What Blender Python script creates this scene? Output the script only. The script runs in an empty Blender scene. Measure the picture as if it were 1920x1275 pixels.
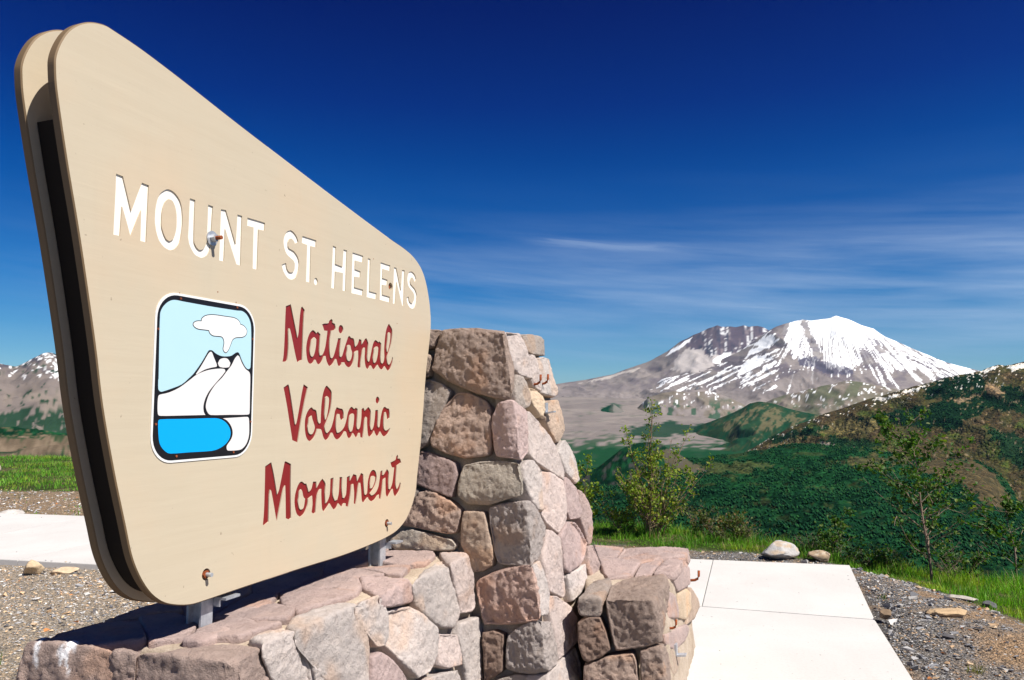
import bpy, bmesh, math, random
import numpy as np
from mathutils import Vector

random.seed(7)
R = math.radians
sc = bpy.context.scene
COL = sc.collection

# ---------------------------------------------------------------- camera
CAM_Z = 1.5
F = 1464.0                      # focal length in photo pixels (photo is 1920 wide)
PITCH = R(4.9)
cam_data = bpy.data.cameras.new('camera')
cam = bpy.data.objects.new('camera', cam_data)
COL.objects.link(cam)
cam.location = (0, 0, CAM_Z)
cam.rotation_euler = (math.pi / 2 + PITCH, 0, 0)
cam_data.sensor_width = 36
cam_data.lens = F / 1920 * 36
cam_data.clip_start = 0.05
cam_data.clip_end = 60000
sc.camera = cam

# ---------------------------------------------------------------- sky, sun, exposure
SUN_EL = R(53)
sx, sy = 0.831, -0.556          # horizontal direction towards the sun
SUN_AZ = math.atan2(sx, sy)     # clockwise from +Y
world = bpy.data.worlds.new('World')
sc.world = world
world.use_nodes = True
wn = world.node_tree
wn.nodes.clear()


def N_(tree, kind, **kw):
    n = tree.nodes.new(kind)
    for k, v in kw.items():
        if k.startswith('i_'):
            key = k[2:]
            key = int(key) if key.isdigit() else key
            n.inputs[key].default_value = v
        else:
            setattr(n, k, v)
    return n


def L_(tree, a, b):
    tree.links.new(a, b)


def M_(tree, op, a, b=None, c=None, clamp=False):
    n = tree.nodes.new('ShaderNodeMath')
    n.operation = op
    n.use_clamp = clamp
    for i, v in enumerate((a, b, c)):
        if v is None:
            continue
        if isinstance(v, (int, float)):
            n.inputs[i].default_value = v
        else:
            tree.links.new(v, n.inputs[i])
    return n.outputs[0]


def MIX_(tree, fac, a, b, blend='MIX'):
    n = tree.nodes.new('ShaderNodeMix')
    n.data_type = 'RGBA'
    n.blend_type = blend
    for i, v in ((0, fac), (6, a), (7, b)):
        if isinstance(v, (int, float)):
            n.inputs[i].default_value = v
        elif isinstance(v, tuple):
            n.inputs[i].default_value = (*v, 1)[:4]
        else:
            tree.links.new(v, n.inputs[i])
    return n.outputs[2]


def RAMP_(tree, fac, stops):
    n = tree.nodes.new('ShaderNodeValToRGB')
    el = n.color_ramp.elements
    while len(el) < len(stops):
        el.new(0.5)
    for e, (p, c) in zip(el, stops):
        e.position = p
        e.color = (*c, 1) if isinstance(c, tuple) else (c, c, c, 1)
    tree.links.new(fac, n.inputs[0])
    return n.outputs[0]


sky = N_(wn, 'ShaderNodeTexSky', sky_type='NISHITA', sun_disc=False, sun_elevation=SUN_EL,
         sun_rotation=SUN_AZ, altitude=1200, air_density=1.0, dust_density=0.35, ozone_density=3.0)
# polarised sky: deeper and more saturated towards the zenith
hs = N_(wn, 'ShaderNodeHueSaturation', i_Saturation=1.28, i_Value=1.0)
L_(wn, sky.outputs[0], hs.inputs['Color'])
tc = N_(wn, 'ShaderNodeTexCoord')
sep = N_(wn, 'ShaderNodeSeparateXYZ')
L_(wn, tc.outputs['Generated'], sep.inputs[0])
el = M_(wn, 'ARCSINE', sep.outputs[2])
az = M_(wn, 'ARCTAN2', sep.outputs[0], sep.outputs[1])
grad = RAMP_(wn, M_(wn, 'MULTIPLY', el, 1.0 / 1.2, clamp=True),
             [(0.0000, (0.60, 0.77, 0.97)), (0.0362, (0.50, 0.76, 0.96)), (0.0698, (0.36, 0.70, 0.93)), (0.1292, (0.08, 0.55, 0.9)), (0.2325, (0.0, 0.37, 0.8)), (0.3126, (0.0, 0.175, 0.62)), (0.4030, (0.0, 0.078, 0.46)), (0.72, (0.0, 0.04, 0.30)), (1.0, (0.0, 0.03, 0.24))])
deep = MIX_(wn, 1.0, hs.outputs[0], grad, 'MULTIPLY')
# thin cirrus, stretched along the horizon and thicker towards the right
vec = N_(wn, 'ShaderNodeCombineXYZ')
L_(wn, M_(wn, 'MULTIPLY', az, 2.6), vec.inputs[0])
L_(wn, M_(wn, 'ADD', M_(wn, 'MULTIPLY', el, 30.0), M_(wn, 'MULTIPLY', az, 2.2)), vec.inputs[1])
nz = N_(wn, 'ShaderNodeTexNoise', i_Scale=1.3, i_Detail=6.0, i_Roughness=0.52, i_Distortion=0.35)
L_(wn, vec.outputs[0], nz.inputs['Vector'])
vec2 = N_(wn, 'ShaderNodeCombineXYZ')
L_(wn, M_(wn, 'MULTIPLY', az, 9.0), vec2.inputs[0])
L_(wn, M_(wn, 'ADD', M_(wn, 'MULTIPLY', el, 150.0), M_(wn, 'MULTIPLY', az, 16.0)), vec2.inputs[1])
nz2 = N_(wn, 'ShaderNodeTexNoise', i_Scale=1.0, i_Detail=6.0, i_Roughness=0.6, i_Distortion=0.8)
L_(wn, vec2.outputs[0], nz2.inputs['Vector'])
band = RAMP_(wn, M_(wn, 'MULTIPLY', el, 1.0 / 0.5, clamp=True), [(0.0, 0.10), (0.10, 0.30), (0.18, 0.85), (0.32, 0.95), (0.41, 0.40), (0.50, 0.05), (0.62, 0.0)])
right = M_(wn, 'MULTIPLY_ADD', az, 0.62, 0.46, clamp=True)
puff = RAMP_(wn, nz.outputs[0], [(0.28, 0.12), (0.72, 0.95)])
fine = RAMP_(wn, nz2.outputs[0], [(0.30, 0.74), (0.72, 1.0)])
veil = M_(wn, 'MULTIPLY', M_(wn, 'MULTIPLY', puff, fine), M_(wn, 'MULTIPLY', band, right))
# one brighter wisp
u = M_(wn, 'SUBTRACT', az, 0.12)
ctr = M_(wn, 'ADD', M_(wn, 'MULTIPLY', u, -0.085), 0.2045)
ctr = M_(wn, 'ADD', ctr, M_(wn, 'MULTIPLY', M_(wn, 'SUBTRACT', nz2.outputs[0], 0.5), 0.016))
off = M_(wn, 'DIVIDE', M_(wn, 'SUBTRACT', el, ctr), 0.0042)
g1 = M_(wn, 'EXPONENT', M_(wn, 'MULTIPLY', M_(wn, 'MULTIPLY', off, off), -1.0))
g2 = M_(wn, 'DIVIDE', u, 0.085)
g2 = M_(wn, 'EXPONENT', M_(wn, 'MULTIPLY', M_(wn, 'POWER', M_(wn, 'ABSOLUTE', g2), 3.0), -1.0))
wisp = M_(wn, 'MULTIPLY', M_(wn, 'MULTIPLY', g1, g2), M_(wn, 'MULTIPLY', fine, 0.30))
cov = M_(wn, 'ADD', M_(wn, 'MULTIPLY', veil, 1.05), wisp, clamp=True)
skyc = MIX_(wn, cov, deep, (5.2, 6.6, 8.9))
bg = N_(wn, 'ShaderNodeBackground', i_Strength=0.062)
L_(wn, skyc, bg.inputs[0])
wo = N_(wn, 'ShaderNodeOutputWorld')
L_(wn, bg.outputs[0], wo.inputs[0])

sun_data = bpy.data.lights.new('sun', 'SUN')
sun_data.energy = 4.8
sun_data.angle = R(0.53)
sun_data.color = (1.0, 0.955, 0.89)
sun = bpy.data.objects.new('sun', sun_data)
COL.objects.link(sun)
sdir = Vector((sx, sy, 0)).normalized() * math.cos(SUN_EL) + Vector((0, 0, math.sin(SUN_EL)))
sun.rotation_euler = sdir.to_track_quat('Z', 'Y').to_euler()
sun.location = (8, -6, 12)

sc.render.engine = 'CYCLES'
sc.view_settings.view_transform = 'Standard'
sc.view_settings.look = 'None'
sc.view_settings.gamma = 1
sc.view_settings.use_curve_mapping = False
sc.view_settings.exposure = 0.60
sc.cycles.max_bounces = 5
sc.cycles.diffuse_bounces = 2
sc.cycles.volume_bounces = 0
sc.cycles.use_denoising = True
sc.cycles.sample_clamp_indirect = 4


# ---------------------------------------------------------------- helpers
def tag(o, label=None, cat=None, group=None, kind=None):
    for k, v in (('label', label), ('category', cat), ('group', group), ('kind', kind)):
        if v:
            o[k] = v
    return o


def empty(name, loc=(0, 0, 0)):
    o = bpy.data.objects.new(name, None)
    o.location = loc
    o.empty_display_size = 0.1
    COL.objects.link(o)
    return o


def link(name, me, m=None, parent=None, loc=None):
    """link mesh data (written in world coordinates) as an object; its origin goes to loc"""
    o = bpy.data.objects.new(name, me)
    COL.objects.link(o)
    if m is not None:
        me.materials.append(m)
    if loc is not None:
        off = np.array(loc, float)
        co = np.empty(len(me.vertices) * 3)
        me.vertices.foreach_get('co', co)
        me.vertices.foreach_set('co', (co.reshape(-1, 3) - off).ravel())
        o.location = loc
    if parent is not None:
        o.parent = parent
        o.location = Vector(loc if loc is not None else (0, 0, 0)) - parent.location
        if parent.parent is not None:
            o.location -= parent.parent.location
    return o


def np_mesh(name, verts, faces, smooth=False, col=None, attr='Col'):
    """faces: (n,3) or (n,4) int array"""
    me = bpy.data.meshes.new(name)
    verts = np.asarray(verts, np.float32)
    faces = np.asarray(faces, np.int32)
    k = faces.shape[1]
    me.vertices.add(len(verts))
    me.vertices.foreach_set('co', verts.ravel())
    me.loops.add(faces.size)
    me.loops.foreach_set('vertex_index', faces.ravel())
    me.polygons.add(len(faces))
    me.polygons.foreach_set('loop_start', np.arange(0, faces.size, k, dtype=np.int32))
    me.polygons.foreach_set('loop_total', np.full(len(faces), k, np.int32))
    me.polygons.foreach_set('use_smooth', np.full(len(faces), smooth))
    me.update(calc_edges=True)
    if col is not None:
        a = me.color_attributes.new(attr, 'FLOAT_COLOR', 'POINT')
        c = np.ones((len(verts), 4), np.float32)
        c[:, :3] = col
        a.data.foreach_set('color', c.ravel())
    return me


_rng = np.random.default_rng(11)
_T = _rng.random((256, 256)).astype(np.float64)


def vn2(x, y, seed=0):
    x = np.asarray(x, float) + seed * 17.31
    y = np.asarray(y, float) + seed * 9.17
    xi = np.floor(x).astype(int)
    yi = np.floor(y).astype(int)
    fx = x - xi
    fy = y - yi
    fx = fx * fx * fx * (fx * (fx * 6 - 15) + 10)
    fy = fy * fy * fy * (fy * (fy * 6 - 15) + 10)
    a = _T[xi & 255, yi & 255]
    b = _T[(xi + 1) & 255, yi & 255]
    c = _T[xi & 255, (yi + 1) & 255]
    d = _T[(xi + 1) & 255, (yi + 1) & 255]
    return (a * (1 - fx) + b * fx) * (1 - fy) + (c * (1 - fx) + d * fx) * fy


def fbm(x, y, o=5, seed=0, gain=0.5):
    s = 0
    a = 1
    t = 0
    for i in range(o):
        s = s + a * vn2(x, y, seed + i * 3)
        t += a
        a *= gain
        x = np.asarray(x) * 2.03
        y = np.asarray(y) * 2.03
    return s / t


def ridged(x, y, o=5, seed=0, gain=0.5):
    s = 0
    a = 1
    t = 0
    for i in range(o):
        s = s + a * (1 - np.abs(2 * vn2(x, y, seed + i * 3) - 1))
        t += a
        a *= gain
        x = np.asarray(x) * 2.03
        y = np.asarray(y) * 2.03
    return s / t


def vn3(p, seed=0):
    """trilinear value noise; the third axis slices the 2D table"""
    p = np.asarray(p, float) + seed * 5.77
    i = np.floor(p).astype(int)
    f = p - i
    f = f * f * (3 - 2 * f)

    def h(dx, dy, dz):
        zz = i[:, 2] + dz
        return _T[(i[:, 0] + dx + zz * 57) & 255, (i[:, 1] + dy + zz * 131) & 255]
    x, y, z = f.T
    r0 = (h(0, 0, 0) * (1 - x) + h(1, 0, 0) * x) * (1 - y) + (h(0, 1, 0) * (1 - x) + h(1, 1, 0) * x) * y
    r1 = (h(0, 0, 1) * (1 - x) + h(1, 0, 1) * x) * (1 - y) + (h(0, 1, 1) * (1 - x) + h(1, 1, 1) * x) * y
    return r0 * (1 - z) + r1 * z


def smooth(a, b, x):
    t = np.clip((np.asarray(x, float) - a) / (b - a), 0, 1)
    return t * t * (3 - 2 * t)


def inpoly(x, y, poly):
    poly = np.asarray(poly, float).reshape(-1, 2)
    ins = np.zeros(np.shape(x), bool)
    j = len(poly) - 1
    for i in range(len(poly)):
        xi, yi = poly[i]
        xj, yj = poly[j]
        if yi != yj:
            c = ((yi > y) != (yj > y)) & (x < (xj - xi) * (y - yi) / (yj - yi) + xi)
            ins ^= c
        j = i
    return ins


def srgb(r, g, b):
    c = np.array([r, g, b]) / 255.0
    return np.where(c < 0.04045, c / 12.92, ((c + 0.055) / 1.055) ** 2.4)


# ---------------------------------------------------------------- materials
def mat(name, color=None, rough=0.8, metal=0.0, spec=0.3):
    m = bpy.data.materials.new(name)
    m.use_nodes = True
    t = m.node_tree
    b = t.nodes['Principled BSDF']
    b.inputs['Roughness'].default_value = rough
    b.inputs['Metallic'].default_value = metal
    b.inputs['Specular IOR Level'].default_value = spec
    if color is not None:
        b.inputs['Base Color'].default_value = (*[float(v) for v in color], 1)
    return m, t, b


def bump(t, b, height, strength=0.4, dist=0.01, prev=None):
    n = N_(t, 'ShaderNodeBump', i_Strength=strength, i_Distance=dist)
    L_(t, height, n.inputs['Height'])
    if prev is not None:
        L_(t, prev, n.inputs['Normal'])
    L_(t, n.outputs[0], b.inputs['Normal'])
    return n.outputs[0]


def noise(t, scale, detail=6, rough=0.6, dist=0.0, coord='Object', stretch=None):
    c = N_(t, 'ShaderNodeTexCoord')
    o = c.outputs[coord]
    if stretch:
        mp = N_(t, 'ShaderNodeMapping')
        mp.inputs['Scale'].default_value = stretch
        L_(t, o, mp.inputs[0])
        o = mp.outputs[0]
    n = N_(t, 'ShaderNodeTexNoise', i_Scale=scale, i_Detail=detail, i_Roughness=rough, i_Distortion=dist)
    L_(t, o, n.inputs['Vector'])
    return n.outputs[0]


def paint(name, rgb, rough=0.5, vary=0.06, grain=True):
    m, t, b = mat(name, None, rough, 0, 0.35)
    n = noise(t, 3.0, 5, 0.6)
    c0 = tuple(float(v) for v in rgb)
    lo = tuple(v * (1 - vary) for v in c0)
    hi = tuple(min(1, v * (1 + vary * 0.6)) for v in c0)
    c = MIX_(t, n, lo, hi)
    L_(t, c, b.inputs['Base Color'])
    if grain:
        g = noise(t, 26.0, 4, 0.6, 0.3, stretch=(0.12, 0.12, 1.6))
        bump(t, b, g, 0.14, 0.004)
    return m


def vcol(name, rough=0.95, spec=0.1, fine=None, bumpd=None, coord='Object'):
    """material whose base colour is the per-vertex surface colour, with fine procedural grain"""
    m, t, b = mat(name, None, rough, 0, spec)
    a = N_(t, 'ShaderNodeVertexColor', layer_name='Col')
    c = a.outputs[0]
    if fine:
        sc_, amt = fine
        n = noise(t, sc_, 8, 0.65, 0.0, coord)
        r = RAMP_(t, n, [(0.25, 1 - amt), (0.75, 1 + amt)])
        c = MIX_(t, 1.0, c, r, 'MULTIPLY')
        if bumpd:
            bump(t, b, n, 0.8, bumpd)
    L_(t, c, b.inputs['Base Color'])
    return m


M = {}
M['board'] = paint('sign_paint_beige', srgb(193, 180, 157), 0.42, 0.05)


def board_paint(m):
    """grain, chalking and small scuffs on the painted plywood"""
    t = m.node_tree
    b = t.nodes['Principled BSDF']
    src = b.inputs['Base Color'].links[0].from_socket
    g = noise(t, 9.0, 7, 0.65, 0.4, stretch=(0.25, 0.25, 5.0))
    c = MIX_(t, 1.0, src, RAMP_(t, g, [(0.3, (0.975, 0.968, 0.96)), (0.55, (1, 1, 1)), (0.75, (1.02, 1.02, 1.02))]), 'MULTIPLY')
    st = noise(t, 5.0, 6, 0.7, 0.3, stretch=(3.0, 3.0, 0.22))
    c = MIX_(t, RAMP_(t, st, [(0.56, 0.0), (0.78, 0.13)]), c, (0.42, 0.34, 0.25))
    pt = noise(t, 1.6, 4, 0.6)
    c = MIX_(t, RAMP_(t, pt, [(0.45, 0.0), (0.75, 0.5)]), c, (0.60, 0.44, 0.29))
    sp = noise(t, 46.0, 3, 0.5)
    c = MIX_(t, RAMP_(t, sp, [(0.735, 0.0), (0.76, 0.55)]), c, (0.20, 0.14, 0.10))
    L_(t, c, b.inputs['Base Color'])


board_paint(M['board'])
M['board_edge'] = paint('sign_edge_brown', srgb(128, 106, 78), 0.6, 0.25)
M['white'] = paint('letter_paint_white', srgb(238, 232, 222), 0.5, 0.02, False)
M['red'] = paint('letter_paint_red', srgb(130, 33, 33), 0.36, 0.16, False)
M['plate'] = paint('plaque_white', srgb(228, 228, 226), 0.4, 0.02, False)
M['black'] = paint('plaque_black', srgb(24, 20, 24), 0.35, 0.3, False)
M['sky_blue'] = paint('plaque_pale_blue', srgb(176, 210, 222), 0.4, 0.03, False)
M['ash'] = paint('plaque_ash_white', srgb(222, 218, 216), 0.4, 0.02, False)
M['cyan'] = paint('plaque_cyan', srgb(0, 160, 232), 0.35, 0.04, False)


def rust_mat():
    m, t, b = mat('rust', None, 0.85, 0.1, 0.3)
    n = noise(t, 90, 6, 0.7)
    c = RAMP_(t, n, [(0.3, (0.10, 0.025, 0.012)), (0.55, (0.30, 0.075, 0.025)), (0.75, (0.42, 0.15, 0.06))])
    L_(t, c, b.inputs['Base Color'])
    bump(t, b, n, 0.6, 0.002)
    return m


def galv_mat():
    m, t, b = mat('galvanised_steel', None, 0.5, 0.55, 0.5)
    n = noise(t, 40, 4, 0.6)
    L_(t, RAMP_(t, n, [(0.3, (0.36, 0.38, 0.42)), (0.7, (0.58, 0.60, 0.63))]), b.inputs['Base Color'])
    return m


M['rust'] = rust_mat()
M['galv'] = galv_mat()


def stone_mat():
    m, t, b = mat('volcanic_stone', None, 0.9, 0, 0.25)
    oi = N_(t, 'ShaderNodeObjectInfo')
    a = N_(t, 'ShaderNodeVertexColor', layer_name='Col')
    n1 = noise(t, 9, 8, 0.65, 0.4)
    n2 = noise(t, 70, 6, 0.7)
    n3 = noise(t, 260, 3, 0.6)
    base = MIX_(t, 1.0, oi.outputs['Color'], a.outputs[0], 'MULTIPLY')
    c = MIX_(t, 1.0, base, RAMP_(t, n1, [(0.28, (0.82, 0.79, 0.78)), (0.5, (1, 1, 1)), (0.74, (1.12, 1.08, 1.04))]), 'MULTIPLY')
    c = MIX_(t, 1.0, c, RAMP_(t, n2, [(0.30, (0.74, 0.72, 0.71)), (0.44, (1, 1, 1)), (0.68, (1.05, 1.04, 1.03))]), 'MULTIPLY')
    spk = RAMP_(t, n3, [(0.72, 0.0), (0.79, 0.3)])
    c = MIX_(t, spk, c, (0.62, 0.58, 0.55))
    L_(t, c, b.inputs['Base Color'])
    n4 = noise(t, 34, 7, 0.75, 0.6)
    p = bump(t, b, n4, 0.55, 0.022)
    p = bump(t, b, n2, 0.75, 0.014, p)
    bump(t, b, n3, 0.5, 0.004, p)
    return m


def mortar_mat():
    m, t, b = mat('sandy_mortar', None, 0.95, 0, 0.1)
    n1 = noise(t, 7, 6, 0.6)
    n2 = noise(t, 120, 6, 0.7)
    c = RAMP_(t, n1, [(0.3, (0.36, 0.285, 0.215)), (0.55, (0.49, 0.405, 0.32)), (0.75, (0.55, 0.465, 0.38))])
    c = MIX_(t, 1.0, c, RAMP_(t, n2, [(0.3, (0.7, 0.68, 0.66)), (0.6, (1, 1, 1))]), 'MULTIPLY')
    L_(t, c, b.inputs['Base Color'])
    bump(t, b, n2, 0.6, 0.008)
    return m


def concrete_mat():
    m, t, b = mat('pale_concrete', None, 0.9, 0, 0.2)
    n1 = noise(t, 1.1, 6, 0.6, 0.5)
    n2 = noise(t, 60, 8, 0.75)
    n4 = noise(t, 2.2, 5, 0.7, 1.5, stretch=(1, 0.25, 1))
    c = RAMP_(t, n1, [(0.3, (0.53, 0.512, 0.49)), (0.7, (0.62, 0.60, 0.575))])
    c = MIX_(t, 1.0, c, RAMP_(t, n2, [(0.25, (0.86, 0.85, 0.84)), (0.5, (1, 1, 1))]), 'MULTIPLY')
    c = MIX_(t, RAMP_(t, n4, [(0.58, 0.0), (0.82, 0.38)]), c, (0.42, 0.38, 0.34))
    n3 = noise(t, 34, 2, 0.5)
    c = MIX_(t, RAMP_(t, n3, [(0.755, 0.0), (0.765, 0.8)]), c, (0.15, 0.13, 0.12))
    L_(t, c, b.inputs['Base Color'])
    bump(t, b, n2, 0.25, 0.003)
    return m


M['stone'] = stone_mat()
M['mortar'] = mortar_mat()
M['concrete'] = concrete_mat()
M['terrain'] = vcol('mountain_ground', 1.0, 0.02, (0.02, 0.12), 4.0)



def wooded_mat():
    """hillside seen from afar: surface colour broken up by crown-sized clumps"""
    m, t, b = mat('wooded_ground', None, 1.0, 0, 0.02)
    a = N_(t, 'ShaderNodeVertexColor', layer_name='Col')
    c0 = N_(t, 'ShaderNodeTexCoord')
    n0 = noise(t, .05, 6, .7)
    v = N_(t, 'ShaderNodeTexVoronoi', i_Scale=.17)
    L_(t, c0.outputs['Object'], v.inputs['Vector'])
    hs = N_(t, 'ShaderNodeSeparateColor')
    L_(t, v.outputs['Color'], hs.inputs[0])
    c = MIX_(t, 1.0, a.outputs[0], RAMP_(t, hs.outputs[0], [(0.0, (.55, .6, .6)), (.6, (1.05, 1.0, .95)), (1.0, (1.7, 1.5, 1.2))]), 'MULTIPLY')
    c = MIX_(t, 1.0, c, RAMP_(t, n0, [(.3, (.6, .62, .62)), (.55, (1.05, 1.03, 1.0)), (.75, (1.5, 1.35, 1.1))]), 'MULTIPLY')
    L_(t, c, b.inputs['Base Color'])
    bump(t, b, M_(t, 'SUBTRACT', 1.0, v.outputs['Distance']), 1.0, 3.0)
    return m


M['wooded'] = wooded_mat()


def ground_mat():
    m, t, b = mat('gravel_ground', None, 0.95, 0, 0.12)
    a = N_(t, 'ShaderNodeVertexColor', layer_name='Col')
    c0 = N_(t, 'ShaderNodeTexCoord')
    v = N_(t, 'ShaderNodeTexVoronoi', i_Scale=75.0)
    L_(t, c0.outputs['Object'], v.inputs['Vector'])
    v2 = N_(t, 'ShaderNodeTexVoronoi', i_Scale=28.0)
    L_(t, c0.outputs['Object'], v2.inputs['Vector'])
    hs = N_(t, 'ShaderNodeSeparateColor')
    L_(t, v.outputs['Color'], hs.inputs[0])
    val = RAMP_(t, hs.outputs[0], [(0.0, (0.45, 0.45, 0.47)), (0.5, (0.9, 0.88, 0.86)), (0.8, (1.25, 1.1, 0.92)), (1.0, (1.5, 1.42, 1.35))])
    c = MIX_(t, 1.0, a.outputs[0], val, 'MULTIPLY')
    dk = RAMP_(t, v.outputs['Distance'], [(0.25, 1.0), (0.75, 0.45)])
    c = MIX_(t, 1.0, c, dk, 'MULTIPLY')
    L_(t, c, b.inputs['Base Color'])
    h = M_(t, 'SUBTRACT', 1.0, v.outputs['Distance'])
    p = bump(t, b, h, 0.9, 0.012)
    bump(t, b, M_(t, 'SUBTRACT', 1.0, v2.outputs['Distance']), 0.5, 0.02, p)
    return m


M['ground'] = ground_mat()
M['gravel'] = vcol('gravel_stone', 0.85, 0.25, (60, 0.25), 0.004)
M['boulder'] = vcol('boulder_stone', 0.88, 0.25, (22, 0.22), 0.012)


def leaf_mat(name, c1, c2, transl=0.35):
    m, t, b = mat(name, None, 0.55, 0, 0.3)
    a = N_(t, 'ShaderNodeVertexColor', layer_name='Col')
    L_(t, a.outputs[0], b.inputs['Base Color'])
    tr = N_(t, 'ShaderNodeBsdfTranslucent')
    cc = MIX_(t, 1.0, a.outputs[0], (1.5, 1.7, 0.6), 'MULTIPLY')
    L_(t, cc, tr.inputs['Color'])
    mx = N_(t, 'ShaderNodeMixShader', i_0=transl)
    L_(t, b.outputs[0], mx.inputs[1])
    L_(t, tr.outputs[0], mx.inputs[2])
    L_(t, mx.outputs[0], t.nodes['Material Output'].inputs[0])
    return m


M['leaf'] = leaf_mat('leaf', None, None)
M['grass'] = leaf_mat('grass_blade', None, None, 0.3)
M['bark'] = vcol('bark', 0.9, 0.15, (40, 0.3), 0.004)
M['conifer'] = vcol('conifer', 0.95, 0.05)

# ---------------------------------------------------------------- far terrain
CP, SP = math.cos(PITCH), math.sin(PITCH)


def slopes(px, py):
    """photo pixel -> (X/Y, (Z-cam)/Y) of the sight line, used to survey the far skylines"""
    a = np.asarray(px, float) - 960
    b = 637.5 - np.asarray(py, float)
    vy = F * CP - b * SP
    vz = F * SP + b * CP
    return a / vy, vz / vy


def to_px(x, y, z):
    zz = z - CAM_Z
    d = y * CP + zz * SP
    return 960 + F * x / d, 637.5 - F * (-y * SP + zz * CP) / d


def terrain(skyline, y_bot, Y0, Yc, x0, x1, nx, ny, gpow=1.4, amp=40, freq=1 / 700., rough=0.5, seed=0,
            color=None, crest_amp=0.12, Yfront=None, back=0.18, warp=0.0, sink=None):
    """height field on a fan grid: rows from Y0 (foot) to Yc (crest) and a little down the far side.
    Returns verts, faces, colours."""
    sk = np.asarray(skyline, float).reshape(-1, 2)
    sa, se = slopes(sk[:, 0], sk[:, 1])
    a0, _ = slopes(x0, 763)
    a1, _ = slopes(x1, 763)
    A = np.linspace(a0, a1, nx)
    es = np.interp(A, sa, se)
    _, eb = slopes(960, y_bot)
    zc = CAM_Z + Yc * es
    z0 = CAM_Z + Y0 * eb
    t = np.linspace(0, 1, ny)
    nb = max(4, ny // 8)
    tt = np.concatenate([t, 1 + back * np.linspace(0, 1, nb + 1)[1:] ** 1.3])
    Y = Y0 + (Yc - Y0) * tt
    if Yfront is not None:
        yf = np.linspace(Yfront[0], Y0, Yfront[2] + 1)[:-1]
        Y = np.concatenate([yf, Y])
        tt = np.concatenate([(yf - Y0) / (Yc - Y0), tt])
    YY, AA = np.meshgrid(Y, A, indexing='ij')
    TT = np.meshgrid(tt, A, indexing='ij')[0]
    X = AA * YY
    zz = z0 + (zc[None, :] - z0) * np.clip(TT, 0, 1) ** gpow
    zz = np.where(TT > 1, zc[None, :] - (TT - 1) / back * 0.35 * np.abs(zc[None, :] - z0 + 30), zz)
    if Yfront is not None:
        f = np.clip((YY - Yfront[0]) / (Y0 - Yfront[0]), 0, 1)
        zz = np.where(TT < 0, Yfront[1] + (z0 - Yfront[1]) * f, zz)
    env = np.clip(np.minimum((1.02 - TT) * 5, (TT + 0.02) * 8), 0, 1)
    env = np.maximum(env, crest_amp)
    env = np.where(TT > 1, crest_amp, env)
    wx = X + warp * (fbm(X * freq * 0.7, YY * freq * 0.7, 3, seed + 40) - .5)
    wy = YY + warp * (fbm(X * freq * 0.7 + 31, YY * freq * 0.7, 3, seed + 50) - .5)
    rn = ridged(wx * freq, wy * freq * 0.6, 6, seed, rough) - 0.6
    zz = zz + amp * env * rn
    if sink is not None:        # the ridge runs out and dips under the next slope
        zz = zz - sink[2] * smooth(sink[0], sink[1], 960 + AA * F)
    px, py = to_px(X, YY, zz)
    V = np.stack([X, YY, zz], -1)
    gz = np.gradient(zz, axis=0) / np.gradient(YY, axis=0)
    gx = np.gradient(zz, axis=1) / np.gradient(X, axis=1)
    C = color(dict(px=px, py=py, X=X, Y=YY, z=zz, t=TT, rn=rn, gx=gx, gz=gz, A=AA))
    n0, n1 = X.shape
    idx = np.arange(n0 * n1).reshape(n0, n1)
    Fc = np.stack([idx[:-1, :-1], idx[:-1, 1:], idx[1:, 1:], idx[1:, :-1]], -1).reshape(-1, 4)
    return V.reshape(-1, 3), Fc, C.reshape(-1, 3)


def join(parts):
    V, Fc, C = [], [], []
    n = 0
    for v, f, c in parts:
        V.append(v)
        Fc.append(f + n)
        C.append(c)
        n += len(v)
    return np.concatenate(V), np.concatenate(Fc), np.concatenate(C)


def land(name, parts, m='terrain'):
    v, f, c = join(parts)
    me = np_mesh(name, v, f, True, c)
    o = link(name, me, M[m])
    o['kind'] = 'structure'
    return o


def lerp(a, b, t):
    t = np.asarray(t)[..., None]
    return a * (1 - t) + np.asarray(b) * t


SNOW = np.array([0.86, 0.87, 0.88])
TAN = np.array([0.218, 0.188, 0.176])
TAN2 = np.array([0.275, 0.238, 0.215])
ROCKP = np.array([0.120, 0.100, 0.115])
DARKG = np.array([0.004, 0.026, 0.012])
MIDG = np.array([0.012, 0.070, 0.026])
OLIVE = np.array([0.085, 0.085, 0.035])
BROWN = np.array([0.100, 0.078, 0.045])


def patch(g, C, poly, rgb, k=1.0, w=10, f=0.06, seed=3):
    """a patch of ground cover whose edge wanders"""
    dx = (fbm(g['px'] * f, g['py'] * f * 1.6, 4, seed) - .5) * 2 * w
    dy = (fbm(g['px'] * f + 9, g['py'] * f * 1.6, 4, seed + 7) - .5) * 1.4 * w
    m = inpoly(g['px'] + dx, g['py'] + dy, poly)
    return lerp(C, rgb, m * k)


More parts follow.
